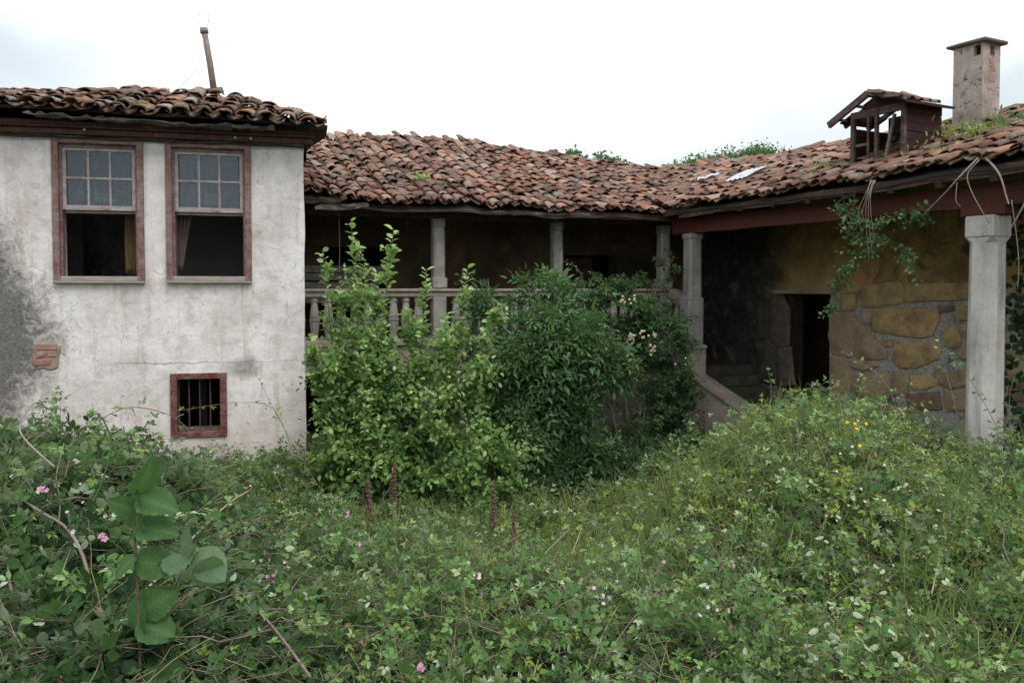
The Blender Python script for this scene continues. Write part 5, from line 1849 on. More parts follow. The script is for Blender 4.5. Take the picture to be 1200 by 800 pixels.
# near broad leaves on the left mass, finer detail since they show largest
x = RNG.uniform(-.80, -.26, 1900); y = 2.4 + 3.2 * RNG.uniform(0, 1, 1900) ** .8; x = x * y
n = len(x); H = canopy(x, y)
Ls = RNG.uniform(.35, .7, n); vv = RNG.uniform(.3, .9, n); gg = RNG.uniform(.2, .7, n)
base = np.stack([x, y, H - RNG.exponential(.12, n) - Ls * vv * .5], 1)
P = shoot_curves(base, rdir(n), Ls, vv, gg, 6, .03)
LN = Leaves()
leaves_on(P, 8, .15, .075, .045, LN, .12 + .16 * lumps(x, y, 1.5, 3), .30, .85, .75, 'tri', .55, .34)
o = emit('near_bramble', 'serrate', flip_some(LN, .02), M['bramble'], None, keep=free)
tag(o, 'near bramble leaves with toothed edges at the left', kind='stuff')
tag(tubes('near_bramble_stems', P, .0034, .0018, M['cane']), 'bramble stems at the left', kind='stuff')

# grass at right front and centre
def grass(n, cx, cy, sx, sy, hmin, hmax, name, lbl, seedtint=.5):
    x = RNG.normal(cx, sx, n); y = np.abs(RNG.normal(cy, sy, n)); y = np.maximum(y, 1.9)
    k = free_ground(x, y); x, y = x[k], y[k]; n = len(x)
    H = canopy(x, y)
    L = RNG.uniform(hmin, hmax, n)
    d = nrmz(np.array([0, 0, 1.0]) + RNG.normal(0, .42, (n, 3))); 
    nr = rdir(n); nr = nrmz(nr - d * (nr * d).sum(-1, keepdims=True))
    G = Leaves(); G.add(np.stack([x, y, H - L * .45], 1), d, nr, L, np.clip(RNG.normal(seedtint, .25, n), 0, 1), RNG.uniform(.5, 1.1, n))
    o = emit(name, 'blade', G, M['grass'], None, keep=free); tag(o, lbl, kind='stuff')
grass(900, 2.4, 3.6, .6, .7, .18, .46, 'grass', 'long grass growing through the thicket at the right front')
grass(4200, 1.0, 6.4, 1.0, 1.3, .12, .32, 'grass', 'short yellowish grass in the clearing before the gallery', .7)
grass(700, -1.5, 7.6, .9, .5, .10, .28, 'grass', 'thin grass and weeds at the foot of the plastered wall', .6)

# dead leaves and dry stems caught in the thicket
x, y = sample_ground(800, .86); k = free_ground(x, y); x, y = x[k], y[k]; n = len(x)
nr = nrmz(np.array([0, -.3, .8]) + RNG.normal(0, .6, (n, 3))); d = rdir(n) + RNG.normal(0, .4, (n, 3)); d = nrmz(d - nr * (d * nr).sum(-1, keepdims=True))
LD = Leaves(); LD.add(np.stack([x, y, canopy(x, y) - RNG.exponential(.07, n) + .03], 1), d, nr, RNG.uniform(.02, .05, n), .5, .7)
o = emit('dead_leaves', 'cheap', LD, M['dead'], None, keep=free); tag(o, 'brown dead leaves caught in the brambles', kind='stuff')
x, y = sample_ground(800, .86); k = free_ground(x, y); x, y = x[k], y[k]; n = len(x)
Ls = RNG.uniform(.25, .8, n)
P = shoot_curves(np.stack([x, y, canopy(x, y) - Ls * .35], 1), rdir(n), Ls, RNG.uniform(.2, .95, n), RNG.uniform(.05, .6, n), 6, .03)
o = tubes('dry_stems', P, .0022, .0010, M['dry']); tag(o, 'thin dry stems and grass stalks in the thicket', kind='stuff')
x, y = sample_ground(420, .86); k = free_ground(x, y); x, y = x[k], y[k]; n = len(x)
Ls = RNG.uniform(.5, 1.1, n)
P = shoot_curves(np.stack([x, y, canopy(x, y) - .12], 1), rdir(n), Ls, RNG.uniform(.1, .5, n), RNG.uniform(.15, .5, n), 7, .03)
o = tubes('loose_canes', P, .0036, .0018, M['cane']); tag(o, 'bare bramble canes arching through the thicket', kind='stuff')

# ---- small flowers scattered in the thicket (too many to count)
def blobs(name, P, r, mat, lbl, petals=5):
    """tiny five petalled flowers as one mesh"""
    V, Fc = [], []
    for p, rr_ in zip(P, r):
        nv = Vector((random.gauss(0, .5), -1 + random.gauss(0, .4), .8 + random.gauss(0, .3))).normalized()
        a = nv.orthogonal().normalized(); b = nv.cross(a); c = Vector(p); ph = random.uniform(0, 1.2)
        for k in range(petals):
            an = ph + 2 * math.pi * k / petals
            dr_ = a * math.cos(an) + b * math.sin(an); sd_ = nv.cross(dr_)
            i = len(V)
            V += [c, c + dr_ * rr_ * .6 + sd_ * rr_ * .38 + nv * rr_ * .2, c + dr_ * rr_ + nv * rr_ * .15, c + dr_ * rr_ * .6 - sd_ * rr_ * .38 + nv * rr_ * .2]
            Fc.append((i, i + 1, i + 2, i + 3))
    me = bpy.data.meshes.new(name); me.from_pydata([tuple(v) for v in V], [], Fc)
    o = link(name, me, None, mat); tag(o, lbl, kind='stuff'); return o

def canopy_pt(px, py, dz=0.0):
    """first canopy point under a photo pixel"""
    u = (px - 600) / F; v_ = (HOR - py) / F
    Y = 2.0
    while Y < 12:
        if E + v_ * Y < float(canopy(np.array([u * Y]), np.array([Y]))[0]) + dz: return Vector((u * Y, Y, E + v_ * Y))
        Y += .02
    return Vector((u * Y, Y, E + v_ * Y))

pk = []
for px, py, cnt, sp in ((318, 636, 6, 7), (312, 662, 3, 6), (320, 680, 4, 8), (150, 492, 3, 6), (48, 575, 4, 6), (405, 603, 3, 4), (780, 660, 2, 3), (863, 667, 2, 3), (418, 640, 2, 3), (492, 785, 4, 6), (188, 497, 4, 5), (115, 632, 3, 6), (245, 600, 3, 5)):
    for _ in range(cnt):
        p = canopy_pt(px + random.gauss(0, sp * .5), py + random.gauss(0, sp * .6), .13); pk.append(p)
blobs('pink_blossom', pk, [random.uniform(.009, .016) for _ in pk], M['pink'], 'pink bramble blossoms')
pp = []
for px, py, cnt, sp in ((205, 495, 26, 12), (222, 520, 16, 9), (167, 470, 10, 9), (290, 668, 14, 13), (330, 650, 8, 12), (705, 704, 12, 9), (288, 575, 4, 4), (95, 590, 8, 16), (555, 676, 5, 4), (845, 715, 6, 10), (1010, 560, 10, 30)):
    for _ in range(cnt):
        pp.append(canopy_pt(px + random.gauss(0, sp), py + random.gauss(0, sp), .10))
blobs('pale_blossom', pp, [random.uniform(.008, .014) for _ in pp], M['palepink'], 'pale faded bramble blossoms and buds')
wp = [canopy_pt(random.choice((random.gauss(980, 60), random.gauss(1000, 110))), random.uniform(560, 770), .03) for _ in range(90)]
yp = [canopy_pt(px, py, .05) for px, py in ((995, 495), (1006, 503), (1010, 523), (1017, 497), (1004, 497))]
blobs('yellow_flower', yp, [.014 for _ in yp], M['yellow_petal'], 'little yellow flowers on the right bramble mound')

# turned over pale leaves on bramble sprays at right
WL = Leaves()
wpa = np.array([tuple(p) for p in wp]); n = len(wpa)
d = rdir(n) + np.array([0, 0, -.4]); d = nrmz(d); nr = nrmz(np.array([0, -.8, .7]) + RNG.normal(0, .4, (n, 3)))
WL.add(wpa, d, -nrmz(nr - d * (nr * d).sum(-1, keepdims=True)), RNG.uniform(.028, .055, n), RNG.uniform(.955, .99, n), .8)
o = emit('pale_leaves', 'oval', WL, M['bramble'], None); tag(o, 'bramble leaves turned to their pale underside', kind='stuff')

# ---- individual canes, stalks and dock spikes
def stalk(name, ctrl, r0, r1, mat, label, cat, seg=6, n=18):
    P = [at(*c) for c in ctrl]
    o = empty(name, P[0]) if False else None
    bm = bmesh.new()
    base = P[0]
    tube(bm, [p - base for p in curve_pts(P, n)], r0, r1, seg)
    ob = bm_obj(name, bm, mat, None, True); ob.location = base
    tag(ob, label, cat)
    return ob
stalk('bramble_cane', [(98, 800, 2.9), (103, 730, 3.0), (98, 680, 3.1), (88, 645, 3.2), (70, 618, 3.4), (40, 600, 3.6), (5, 575, 3.9)], .008, .005, M['cane_purple'], 'thick arching purple grey bramble cane at the far left', 'cane')
stalk('bramble_cane', [(360, 800, 2.9), (320, 745, 3.2), (285, 705, 3.5), (258, 685, 3.7)], .006, .004, M['cane_purple'], 'thick purple grey cane slanting up from the bottom beside the broad leaved sapling', 'cane')
stalk('dry_stalk', [(122, 770, 2.7), (150, 715, 2.9), (185, 675, 3.2), (215, 640, 3.5), (245, 610, 3.9), (270, 588, 4.3), (292, 575, 4.6)], .008, .003, M['dry'], 'long straw coloured stem arching up to the right behind the broad leaved sapling', 'stalk')
stalk('bramble_cane', [(15, 720, 3.0), (5, 690, 3.1), (3, 660, 3.2)], .006, .005, M['cane'], 'short upright grey cane stub at the left photo edge', 'cane')
stalk('bramble_cane', [(60, 640, 3.6), (66, 590, 3.8), (62, 560, 4.0), (72, 520, 4.3)], .004, .003, M['cane'], 'thin upright cane left of the arching purple cane', 'cane')
stalk('dry_stalk', [(625, 800, 3.3), (642, 745, 3.7), (658, 690, 4.3), (672, 650, 4.8), (683, 618, 5.2)], .0045, .002, M['dry'], 'tall straw coloured dry stem standing in the middle of the thicket', 'stalk')
stalk('dry_stalk', [(697, 780, 3.4), (712, 740, 3.7), (740, 690, 4.3)], .004, .002, M['dry'], 'thinner dry stem right of the tall straw coloured stem', 'stalk')
stalk('bramble_cane', [(505, 690, 4.3), (545, 660, 4.9), (590, 640, 5.3), (625, 622, 5.6)], .003, .002, M['cane'], 'thin brown cane lying over brambles left of the tall dry stem', 'cane')
stalk('bramble_cane', [(628, 665, 4.6), (645, 645, 4.9), (668, 622, 5.2)], .005, .004, M['cane_purple'], 'dark grey twig leaning just left of the tall dry stem', 'cane')
stalk('bramble_cane', [(55, 480, 4.2), (38, 472, 4.1), (20, 500, 4.0), (30, 520, 3.9), (60, 548, 3.7)], .004, .004, M['root'], 'pale bent dead cane on top of the left brambles', 'cane')
stalk('bramble_cane', [(105, 590, 3.5), (118, 560, 3.7), (128, 520, 3.9), (118, 490, 4.0)], .005, .004, M['grass'], 'green arching young cane left of the broad leaved sapling', 'cane')
stalk('bramble_cane', [(210, 770, 3.0), (270, 752, 3.1), (340, 738, 3.3)], .003, .002, M['cane'], 'thin grey cane lying level near the bottom left', 'cane')
stalk('dry_stalk', [(1098, 700, 4.0), (1105, 665, 4.2), (1115, 645, 4.3)], .004, .003, M['dry'], 'short orange dry stem in the grass at the right', 'stalk')
stalk('dry_stalk', [(775, 640, 6.2), (783, 600, 6.5), (786, 578, 6.6)], .004, .003, M['grass'], 'upright green stem with a white tip in the clearing', 'stalk')
stalk('bramble_cane', [(915, 640, 5.6), (945, 605, 5.9), (990, 578, 6.2), (1040, 565, 6.4)], .005, .003, M['grass'], 'long pale cane arching over the right bramble mound', 'cane')

def dock(px, py0, py1, Y, label, hue):
    p0, p1 = at(px + random.uniform(-3, 3), py0, Y), at(px, py1, Y)
    e = empty('dock_spike', p0)
    tag(e, label, 'dock plant')
    Ln = (p1 - p0)
    bm = bmesh.new(); tube(bm, [Vector((0, 0, -.25)), Vector((0, 0, 0)), Ln], .005, .003, 5); bm_obj('stem', bm, M['cane'], e)
    bm = bmesh.new()
    rg = random.Random(int(px))
    for k in range(300):
        f = rg.random(); whorl = round(f * 9) / 9
        f = whorl + rg.gauss(0, .025)
        c = Ln * f + Vector((rg.gauss(0, .016), rg.gauss(0, .016), 0)) * (1.25 - f)
        r = rg.uniform(.005, .010)
        vs = [bm.verts.new(c + Vector(q) * r) for q in ((1, 0, 0), (-.5, .87, 0), (-.5, -.87, 0), (0, 0, 1.4), (0, 0, -1.0))]
        for a, b in ((0, 1), (1, 2), (2, 0)):
            bm.faces.new((vs[a], vs[b], vs[3])); bm.faces.new((vs[b], vs[a], vs[4]))
    bm_obj('seeds', bm, M['dock'], e)
dock(578, 626, 570, 6.6, 'tall rust brown dock seed spike left of the other middle one', 1)
dock(602, 648, 602, 6.2, 'shorter rust brown dock seed spike in the middle of the thicket', 1)
dock(430, 612, 560, 6.4, 'pale brown dock seed spike leaning below the leafy sapling', 0)
dock(462, 588, 545, 6.8, 'slim brown dock seed spike right under the leafy sapling', 0)

# ---- leafy young trees / shrubs
def px_curve(ctrl):
    return [at(*c) for c in ctrl]

def stem_array(ctrls, m=10):
    A = []
    for c in ctrls:
        pts = curve_pts(px_curve(c), 24)
        t = np.linspace(0, len(pts) - 1.001, m + 1); i = t.astype(int); r = (t - i)[:, None]
        a = np.array([tuple(p) for p in pts])
        A.append(a[i] + (a[i + 1] - a[i]) * r)
    return np.array(A)

def side_shoots(P, per, f0, f1, Lmin, Lmax, v0=.35, v1=.85, g=.15, taper=.6):
    n = P.shape[0]
    f = f0 + (f1 - f0) * RNG.uniform(0, 1, (n, per))
    pos, tan = along(P, f)
    b = pos.reshape(-1, 3); k = len(b)
    L = RNG.uniform(Lmin, Lmax, k) * (1 - taper * (f.ravel() - f0) / (f1 - f0))
    return shoot_curves(b, rdir(k), L, RNG.uniform(v0, v1, k), np.full(k, g) * RNG.uniform(.3, 1.5, k), 5, .02)

def clumps(spec, L, size, compound, tint, tip_t):
    for px, py, Y, rx, ry, cnt in spec:
        c = np.array(tuple(at(px, py, Y))); k = Y / F
        ns = max(3, cnt // 13)
        sc_ = nrmz(RNG.normal(0, 1, (ns, 3))) * RNG.uniform(.45, 1.12, (ns, 1))
        wi = RNG.integers(0, ns, cnt)
        v = sc_[wi] + RNG.normal(0, .17, (cnt, 3))
        b = c + v * np.array([rx * k, min(rx, ry) * k * .7, ry * k])
        h = nrmz(v * np.array([1, 1, 0]) + RNG.normal(0, .6, (cnt, 3)) * np.array([1, 1, 0]) + np.array([0, -.35, 0]))
        P = shoot_curves(b, h, RNG.uniform(.14, .34, cnt), RNG.uniform(.1, .75, cnt), RNG.uniform(.1, .5, cnt), 4, .03)
        leaves_on(P, 6, .1, size, size * .7, L, tint + .22 * v[:, 2] + .06 * RNG.normal(0, 1, cnt), tip_t, .85, .7, compound, .4, .3)

# (a) upright sapling with light green oval leaves, in front of the balustrade
sap = empty('leafy_sapling', at(450, 560, 8.7) * 1.0)
sap.location.z = float(gz(np.array([sap.location.x]), np.array([8.7]))[0])
tag(sap, 'light green upright sapling with tall leafy shoots in front of the balustrade', 'sapling')
SB = [[(440, 640, 8.7), (415, 500, 8.7), (402, 420, 8.7), (398, 335, 8.65)],
      [(455, 640, 8.7), (445, 500, 8.6), (438, 420, 8.6), (442, 318, 8.6)],
      [(465, 640, 8.7), (475, 520, 8.7), (482, 440, 8.7), (478, 362, 8.7)],
      [(470, 640, 8.8), (508, 540, 8.8), (520, 460, 8.8), (522, 366, 8.8)],
      [(440, 640, 8.7), (432, 520, 8.7), (420, 400, 8.65), (412, 258, 8.6)],
      [(450, 640, 8.7), (455, 520, 8.65), (448, 400, 8.6), (462, 268, 8.55)],
      [(430, 640, 8.8), (405, 540, 8.8), (392, 430, 8.75), (378, 293, 8.7)],
      [(462, 640, 8.8), (478, 560, 8.8), (492, 440, 8.8), (500, 314, 8.8)],
      [(470, 640, 8.9), (505, 560, 8.9), (530, 440, 8.9), (548, 314, 8.9)],
      [(470, 640, 8.9), (520, 560, 8.8), (560, 440, 8.8), (586, 356, 8.8)],
      [(425, 640, 8.6), (400, 560, 8.5), (380, 480, 8.5), (362, 395, 8.4)],
      [(450, 640, 8.5), (440, 560, 8.4), (425, 470, 8.3), (428, 310, 8.4)],
      [(470, 640, 8.6), (500, 580, 8.4), (520, 500, 8.3), (470, 430, 8.3)],
      [(480, 640, 8.6), (540, 600, 8.5), (560, 540, 8.4), (538, 470, 8.4)],
      [(480, 640, 8.4), (560, 610, 8.2), (600, 570, 8.2), (620, 498, 8.2)]]
PS = stem_array(SB)
inv = Matrix.Translation(-sap.location)
def rel(P, e): return P - np.array(tuple(e.location))
LS = Leaves()
leaves_on(PS[:12], 100, .22, .115, .085, LS, .55, .40, .9, .5, None, .12, .30)
ST = side_shoots(PS[:12], 26, .48, .93, .12, .36, .6, .95, .05, .5)
leaves_on(ST, 9, .05, .085, .055, LS, .6, .3, .85, .5, None, .12, .3)
leaves_on(PS[12:], 34, .2, .078, .050, LS, .45, .35, .85, .5, None, .12, .30)
SS = side_shoots(PS, 30, .12, .66, .28, .52, .45, .9, .10, .55)
leaves_on(SS, 15, .08, .076, .046, LS, .42, .26, .85, .5, None, .12, .32)
PS2 = side_shoots(PS, 24, .04, .50, .35, .65, .2, .7, .3, .2)
leaves_on(PS2, 15, .1, .078, .054, LS, .34, .15, .85, .6, None, .12, .35)
clumps([(445, 480, 8.5, 62, 50, 130), (410, 525, 8.5, 36, 50, 70), (510, 520, 8.5, 45, 55, 100), (445, 410, 8.6, 24, 30, 26), (555, 530, 8.4, 40, 40, 80), (400, 440, 8.6, 28, 40, 50), (470, 560, 8.3, 90, 30, 120), (505, 420, 8.7, 30, 35, 50), (548, 450, 8.8, 28, 35, 50)], LS, .078, None, .40, .2)
arr = LS.arrays()
kp = free(arr[0]); arr = [a[kp] for a in arr]; arr[0] = rel(arr[0], sap)
tag(emit('foliage', 'oval', arr, M['sapling'], sap), kind='stuff')
bm = bmesh.new()
for k in range(PS.shape[0]):
    tube(bm, [Vector(p) for p in rel(PS[k], sap)], .013, .003, 6)
bm_obj('trunk', bm, M['bark'], sap, True)
tag(tubes('twigs', rel(SS, sap), .004, .0015, M['bark'], sap), kind='stuff')

# (b) dark elder-like shrub with divided leaves
def shrub(name, label, cat, loc, ctrls, mat, leaf, compound, size, per_stem, sides, tip_t=.2, tint=.42, droop=.35, tpl='oval', L_=(.3, .6), spec=()):
    e = empty(name, loc); tag(e, label, cat)
    P = stem_array(ctrls)
    L = Leaves()
    leaves_on(P, per_stem, .25, size, size * .7, L, tint, tip_t, .85, .6, compound, .4, .3)
    S_ = side_shoots(P, sides, .15, 1.0, L_[0], L_[1], .1, .8, droop, .3)
    leaves_on(S_, 9, .15, size, size * .7, L, tint, tip_t, .85, .7, compound, .4, .3)
    clumps(spec, L, size, compound, tint, tip_t)
    a = L.arrays(); kp = free(a[0]); a = [q[kp] for q in a]; a[0] = rel(a[0], e)
    tag(emit('foliage', tpl, a, mat, e), kind='stuff')
    tag(tubes('branches', rel(S_, e), .005, .002, M['bark'], e), kind='stuff')
    bm = bmesh.new()
    for k in range(P.shape[0]): tube(bm, [Vector(p) for p in rel(P[k], e)], .016, .005, 6)
    bm_obj('trunk', bm, M['bark'], e, True)
    return e
pB = at(620, 560, 9.7); pB.z = 0
shrub('elder_shrub', 'dark green bushy shrub with divided leaves right of the leafy sapling', 'shrub', pB,
      [[(615, 600, 9.8), (600, 500, 9.7), (585, 400, 9.9), (572, 330, 10.1)], [(620, 600, 9.8), (625, 480, 9.6), (622, 400, 9.6), (612, 338, 9.9)],
       [(625, 600, 9.8), (655, 500, 9.6), (668, 430, 9.5), (672, 372, 9.6)], [(618, 600, 9.8), (590, 540, 9.6), (560, 480, 9.5), (548, 440, 9.5)],
       [(622, 600, 9.8), (640, 540, 9.5), (685, 480, 9.4), (705, 430, 9.5)], [(620, 600, 9.8), (610, 520, 9.4), (605, 460, 9.3), (600, 400, 9.4)],
       [(610, 600, 9.8), (600, 560, 9.3), (570, 520, 9.2), (560, 500, 9.2)], [(625, 600, 9.7), (635, 560, 9.3), (650, 520, 9.2), (660, 500, 9.2)],
       [(620, 600, 9.8), (640, 470, 9.4), (645, 400, 9.4), (640, 350, 9.6)], [(600, 600, 9.8), (575, 480, 9.7), (560, 400, 10.0), (556, 345, 10.2)]],
      M['elder'], None, 'pin', .115, 11, 8, .22, .42, .35, 'narrow', (.3, .6),
      [(655, 412, 9.6, 60, 42, 105), (596, 420, 9.8, 38, 26, 30), (665, 450, 9.5, 45, 40, 75), (600, 470, 9.4, 55, 46, 75), (700, 425, 9.6, 28, 30, 50), (620, 530, 9.3, 60, 35, 90), (575, 352, 10.0, 26, 12, 16), (630, 345, 9.9, 30, 12, 22), (660, 520, 9.4, 35, 28, 40)])
# (c) climber over the balustrade
pC = at(740, 540, 10.8); pC.z = 0
shrub('climbing_rose', 'dark climber with small leaves spilling over the balustrade near its right end', 'climber', pC,
      [[(745, 590, 10.7), (735, 480, 10.9), (715, 400, 10.9), (700, 335, 11.3)], [(750, 590, 10.7), (760, 480, 11.1), (755, 400, 11.3), (735, 325, 11.6)],
       [(755, 590, 10.7), (785, 520, 11.2), (790, 450, 11.3), (770, 380, 11.6)], [(740, 590, 10.7), (700, 400, 10.9), (680, 360, 10.9), (660, 350, 11.0)],
       [(760, 590, 10.7), (800, 540, 10.9), (812, 500, 10.9), (800, 440, 11.2)], [(745, 590, 10.7), (760, 400, 11.2), (720, 350, 11.1), (690, 318, 11.2)],
       [(750, 590, 10.7), (770, 560, 10.4), (790, 530, 10.4), (805, 510, 10.6)], [(735, 590, 10.7), (720, 560, 10.3), (700, 530, 10.3), (690, 520, 10.3)],
       [(745, 590, 10.7), (755, 400, 11.2), (765, 350, 11.4), (790, 300, 11.7)], [(745, 590, 10.7), (745, 560, 10.3), (748, 520, 10.4), (752, 480, 10.6)],
       [(735, 590, 10.6), (690, 570, 10.0), (670, 540, 10.0), (660, 520, 10.1)], [(755, 590, 10.6), (800, 570, 10.2), (830, 545, 10.3), (835, 525, 10.5)]],
      M['rose'], None, 'tri', .060, 22, 20, .25, .42, .3, 'cheap', (.25, .55),
      [(712, 372, 10.9, 38, 18, 60), (748, 374, 11.1, 42, 20, 90), (690, 350, 11.0, 25, 12, 26), (770, 402, 11.1, 30, 28, 110), (735, 335, 11.3, 50, 10, 26), (790, 460, 11.1, 30, 50, 130), (795, 520, 10.7, 45, 34, 130), (730, 545, 10.4, 60, 24, 110), (745, 420, 11.0, 30, 18, 60), (690, 400, 10.8, 20, 18, 40), (675, 560, 10.0, 40, 24, 70)])
# cream flower heads on the climber
fl = []
for px, py, cnt in ((741, 395, 16), (766, 408, 12), (755, 390, 8), (740, 352, 6), (728, 353, 6), (700, 396, 8), (768, 392, 5)):
    for _ in range(cnt): fl.append(at(px + random.gauss(0, 2.6), py + random.gauss(0, 3.2), 10.55))
o = blobs('climber_blossom', fl, [random.uniform(.012, .02) for _ in fl], M['cream'], 'faded cream flower heads on the climber')
fl = [at(px + random.gauss(0, 2), py + random.gauss(0, 2), 10.9) for px, py in ((797, 418), (803, 420), (808, 425), (813, 430), (801, 427), (796, 423))]
blobs('white_blossom', fl, [.014] * len(fl), M['white_petal'], 'small white flowers beside the stair pier')

# (d) ground fern/bushes at the foot, in the shade
x = RNG.uniform(-.15, 2.6, 520); y = RNG.uniform(9.2, 11.6, 520)
k = free_ground(x, y); x, y = x[k], y[k]; n = len(x)
Ls = RNG.uniform(.3, .7, n)
base = np.stack([x, y, RNG.uniform(0, .35, n)], 1)
P = shoot_curves(base, rdir(n), Ls, RNG.uniform(.4, .95, n), RNG.uniform(.2, .6, n), 6, .03)
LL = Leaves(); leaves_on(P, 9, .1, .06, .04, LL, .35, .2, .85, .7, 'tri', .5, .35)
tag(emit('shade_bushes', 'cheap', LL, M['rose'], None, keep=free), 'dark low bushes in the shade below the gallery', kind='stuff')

# (e) hanging vine under the wing beam, and roots hanging from the eaves
def rpt(px, py, t_):
    s_, z_ = FR.hit(px, py, t_); return FR.w(s_, t_, z_)
vine = empty('hanging_vine', rpt(985, 232, -.42))
tag(vine, 'green vine hanging from the wing eaves in front of the ochre wall', 'vine')
VC = [[(1090, 240, -.3), (1060, 250, -.35), (1030, 262, -.4), (1010, 300, -.4), (1000, 320, -.4)],
      [(975, 235, -.42), (990, 250, -.45), (1010, 262, -.45), (1040, 258, -.4)],
      [(985, 222, -.42), (992, 262, -.45), (1003, 285, -.4), (1000, 310, -.4), (985, 345, -.3)],
      [(1003, 285, -.4), (1030, 280, -.4), (1050, 290, -.4), (1068, 305, -.35), (1078, 335, -.35)],
      [(1000, 225, -.42), (1000, 262, -.45), (1012, 290, -.45), (1022, 300, -.4)],
      [(1003, 300, -.4), (985, 325, -.35), (975, 355, -.3), (972, 368, -.3)],
      [(1022, 300, -.4), (1050, 270, -.3), (1075, 255, -.2), (1090, 262, .1)]]
A = []
for c in VC:
    pts = curve_pts([rpt(*q) for q in c], 24); t = np.linspace(0, len(pts) - 1.001, 11); i = t.astype(int); r = (t - i)[:, None]
    a = np.array([tuple(p) for p in pts]); A.append(a[i] + (a[i + 1] - a[i]) * r)
PV = np.array(A)
LV = Leaves(); leaves_on(PV, 34, .02, .055, .045, LV, .6, .2, .9, .6, None, .3, .4)
SV = side_shoots(PV, 11, .1, .95, .08, .22, -.2, .5, .4, .2); leaves_on(SV, 7, .1, .052, .04, LV, .6, .2, .9, .6, None, .3, .4)
a = LV.arrays(); a[0] = rel(a[0], vine)
tag(emit('foliage', 'oval', a, M['elder'], vine), kind='stuff')
tubes('stems', rel(PV, vine), .004, .002, M['bark'], vine)

def root(name, ctrl, r0, r1, label, cat='root'):
    P = [rpt(*c) for c in ctrl]
    bm = bmesh.new(); tube(bm, [p - P[0] for p in curve_pts(P, 16)], r0, r1, 6)
    o = bm_obj(name, bm, M['root'], None, True); o.location = P[0]; tag(o, label, cat)
root('hanging_root', [(1143, 186, -.45), (1120, 210, -.55), (1105, 227, -.55), (1078, 254, -.5)], .009, .004, 'pale dead stem slanting down left from the eaves corner')
root('hanging_root', [(1145, 188, -.45), (1131, 205, -.5), (1136, 225, -.5), (1150, 250, -.5), (1158, 262, -.45)], .006, .003, 'thin pale root hanging over the top of the big column')
root('hanging_root', [(1152, 186, -.45), (1168, 205, -.5), (1177, 232, -.5), (1180, 240, -.5)], .010, .006, 'short thick dead stem hanging from the eaves right of the column top')
root('hanging_root', [(1205, 225, -.5), (1190, 255, -.5), (1178, 275, -.5), (1172, 288, -.5)], .008, .004, 'pale stem slanting down to the big column from the right edge')
root('hanging_root', [(1183, 235, -.4), (1190, 280, -.4), (1193, 310, -.4), (1192, 340, -.4)], .004, .003, 'thin straight root hanging right of the big column')
root('hanging_root', [(1119, 215, -.4), (1118, 235, -.45), (1124, 243, -.45)], .004, .003, 'short thin root left of the big column top')
for k, (dx, dy) in enumerate(((0, 308), (6, 285), (3, 296), (-9, 275), (-4, 262))):
    root('dry_tendril', [(1024 - k * 1.5, 212, -.5), (1016 + dx * .4, 228, -.55), (1013 + dx, 250, -.55), (1018 + dx, dy, -.5)], .0035, .002,
         ('longest', 'second longest', 'middle', 'leftmost and shorter', 'shortest')[k] + ' pale dry tendril of the bunch hanging from the eaves', 'tendril')

# hanging wires in the gallery
for px, t_, z1_, lb in ((398, -.1, 318, 'long thin wire hanging from the gallery eaves by the house corner'), (478, .4, 270, 'short thin wire hanging in the gallery left of the first column')):
    s_, z_ = FV.hit(px, z1_, t_)
    bm = bmesh.new(); tube(bm, [(0, 0, 0), (.006, 0, .3), (0, 0, E + 1.02 - z_)], .0035, seg=5)
    o = bm_obj('hanging_wire', bm, M['pipe'], None); o.location = FV.w(s_, t_, z_); tag(o, lb, 'wire')

# ---- bramble sprays at the wall and column
def spray(ctrl, label, mat='bramble', size=.05, n=16, tint=.6, compound='tri', use_rpt=False):
    pts = curve_pts([at(*c) for c in ctrl], 24); t = np.linspace(0, len(pts) - 1.001, 13); i = t.astype(int); r = (t - i)[:, None]
    a = np.array([tuple(p) for p in pts]); P = (a[i] + (a[i + 1] - a[i]) * r)[None]
    e = empty('bramble_spray', tuple(P[0, 0])); tag(e, label, 'bramble')
    L = Leaves(); leaves_on(P, n, .1, size, size * .7, L, tint, .2, .9, .6, compound, .5, .3)
    q = L.arrays(); q[0] = rel(q[0], e)
    tag(emit('foliage', 'oval', q, M[mat], e), kind='stuff'); tubes('cane', rel(P, e), .004, .002, M['cane'], e)
spray([(400, 620, 7.6), (365, 560, 7.9), (330, 500, 8.0), (305, 450, 8.1), (296, 434, 8.1)], 'long bramble shoot leaning left across the plastered wall beside the barred window', 'sapling', .055, 20, .6, None)
spray([(345, 540, 8.0), (320, 480, 8.1), (280, 472, 8.2), (230, 478, 8.3), (205, 482, 8.3)], 'thin bramble shoot reaching left across the barred window', 'bramble_yel', .04, 14, .7)
spray([(100, 560, 4.6), (110, 500, 4.8), (140, 480, 4.9), (165, 478, 5.0), (200, 488, 5.1), (220, 505, 5.1)], 'arching bramble shoot with pale buds in front of the plastered wall', 'bramble', .045, 12, .5)
spray([(1130, 520, 7.2), (1120, 470, 7.3), (1105, 420, 7.4), (1100, 400, 7.4)], 'upright bramble shoot just left of the big column', 'sapling', .05, 14, .6, None)
spray([(1180, 520, 7.0), (1160, 480, 7.1), (1135, 440, 7.2), (1112, 412, 7.3)], 'bramble shoot crossing in front of the big column', 'bramble', .045, 14, .6)
spray([(1060, 500, 7.3), (1040, 450, 7.4), (1010, 425, 7.5), (990, 412, 7.6)], 'light bramble shoot in front of the ochre stones', 'sapling', .045, 12, .7, None)
spray([(900, 500, 8.0), (905, 460, 8.1), (900, 430, 8.1)], 'small upright shoot before the dark doorway', 'bramble', .04, 9, .5)
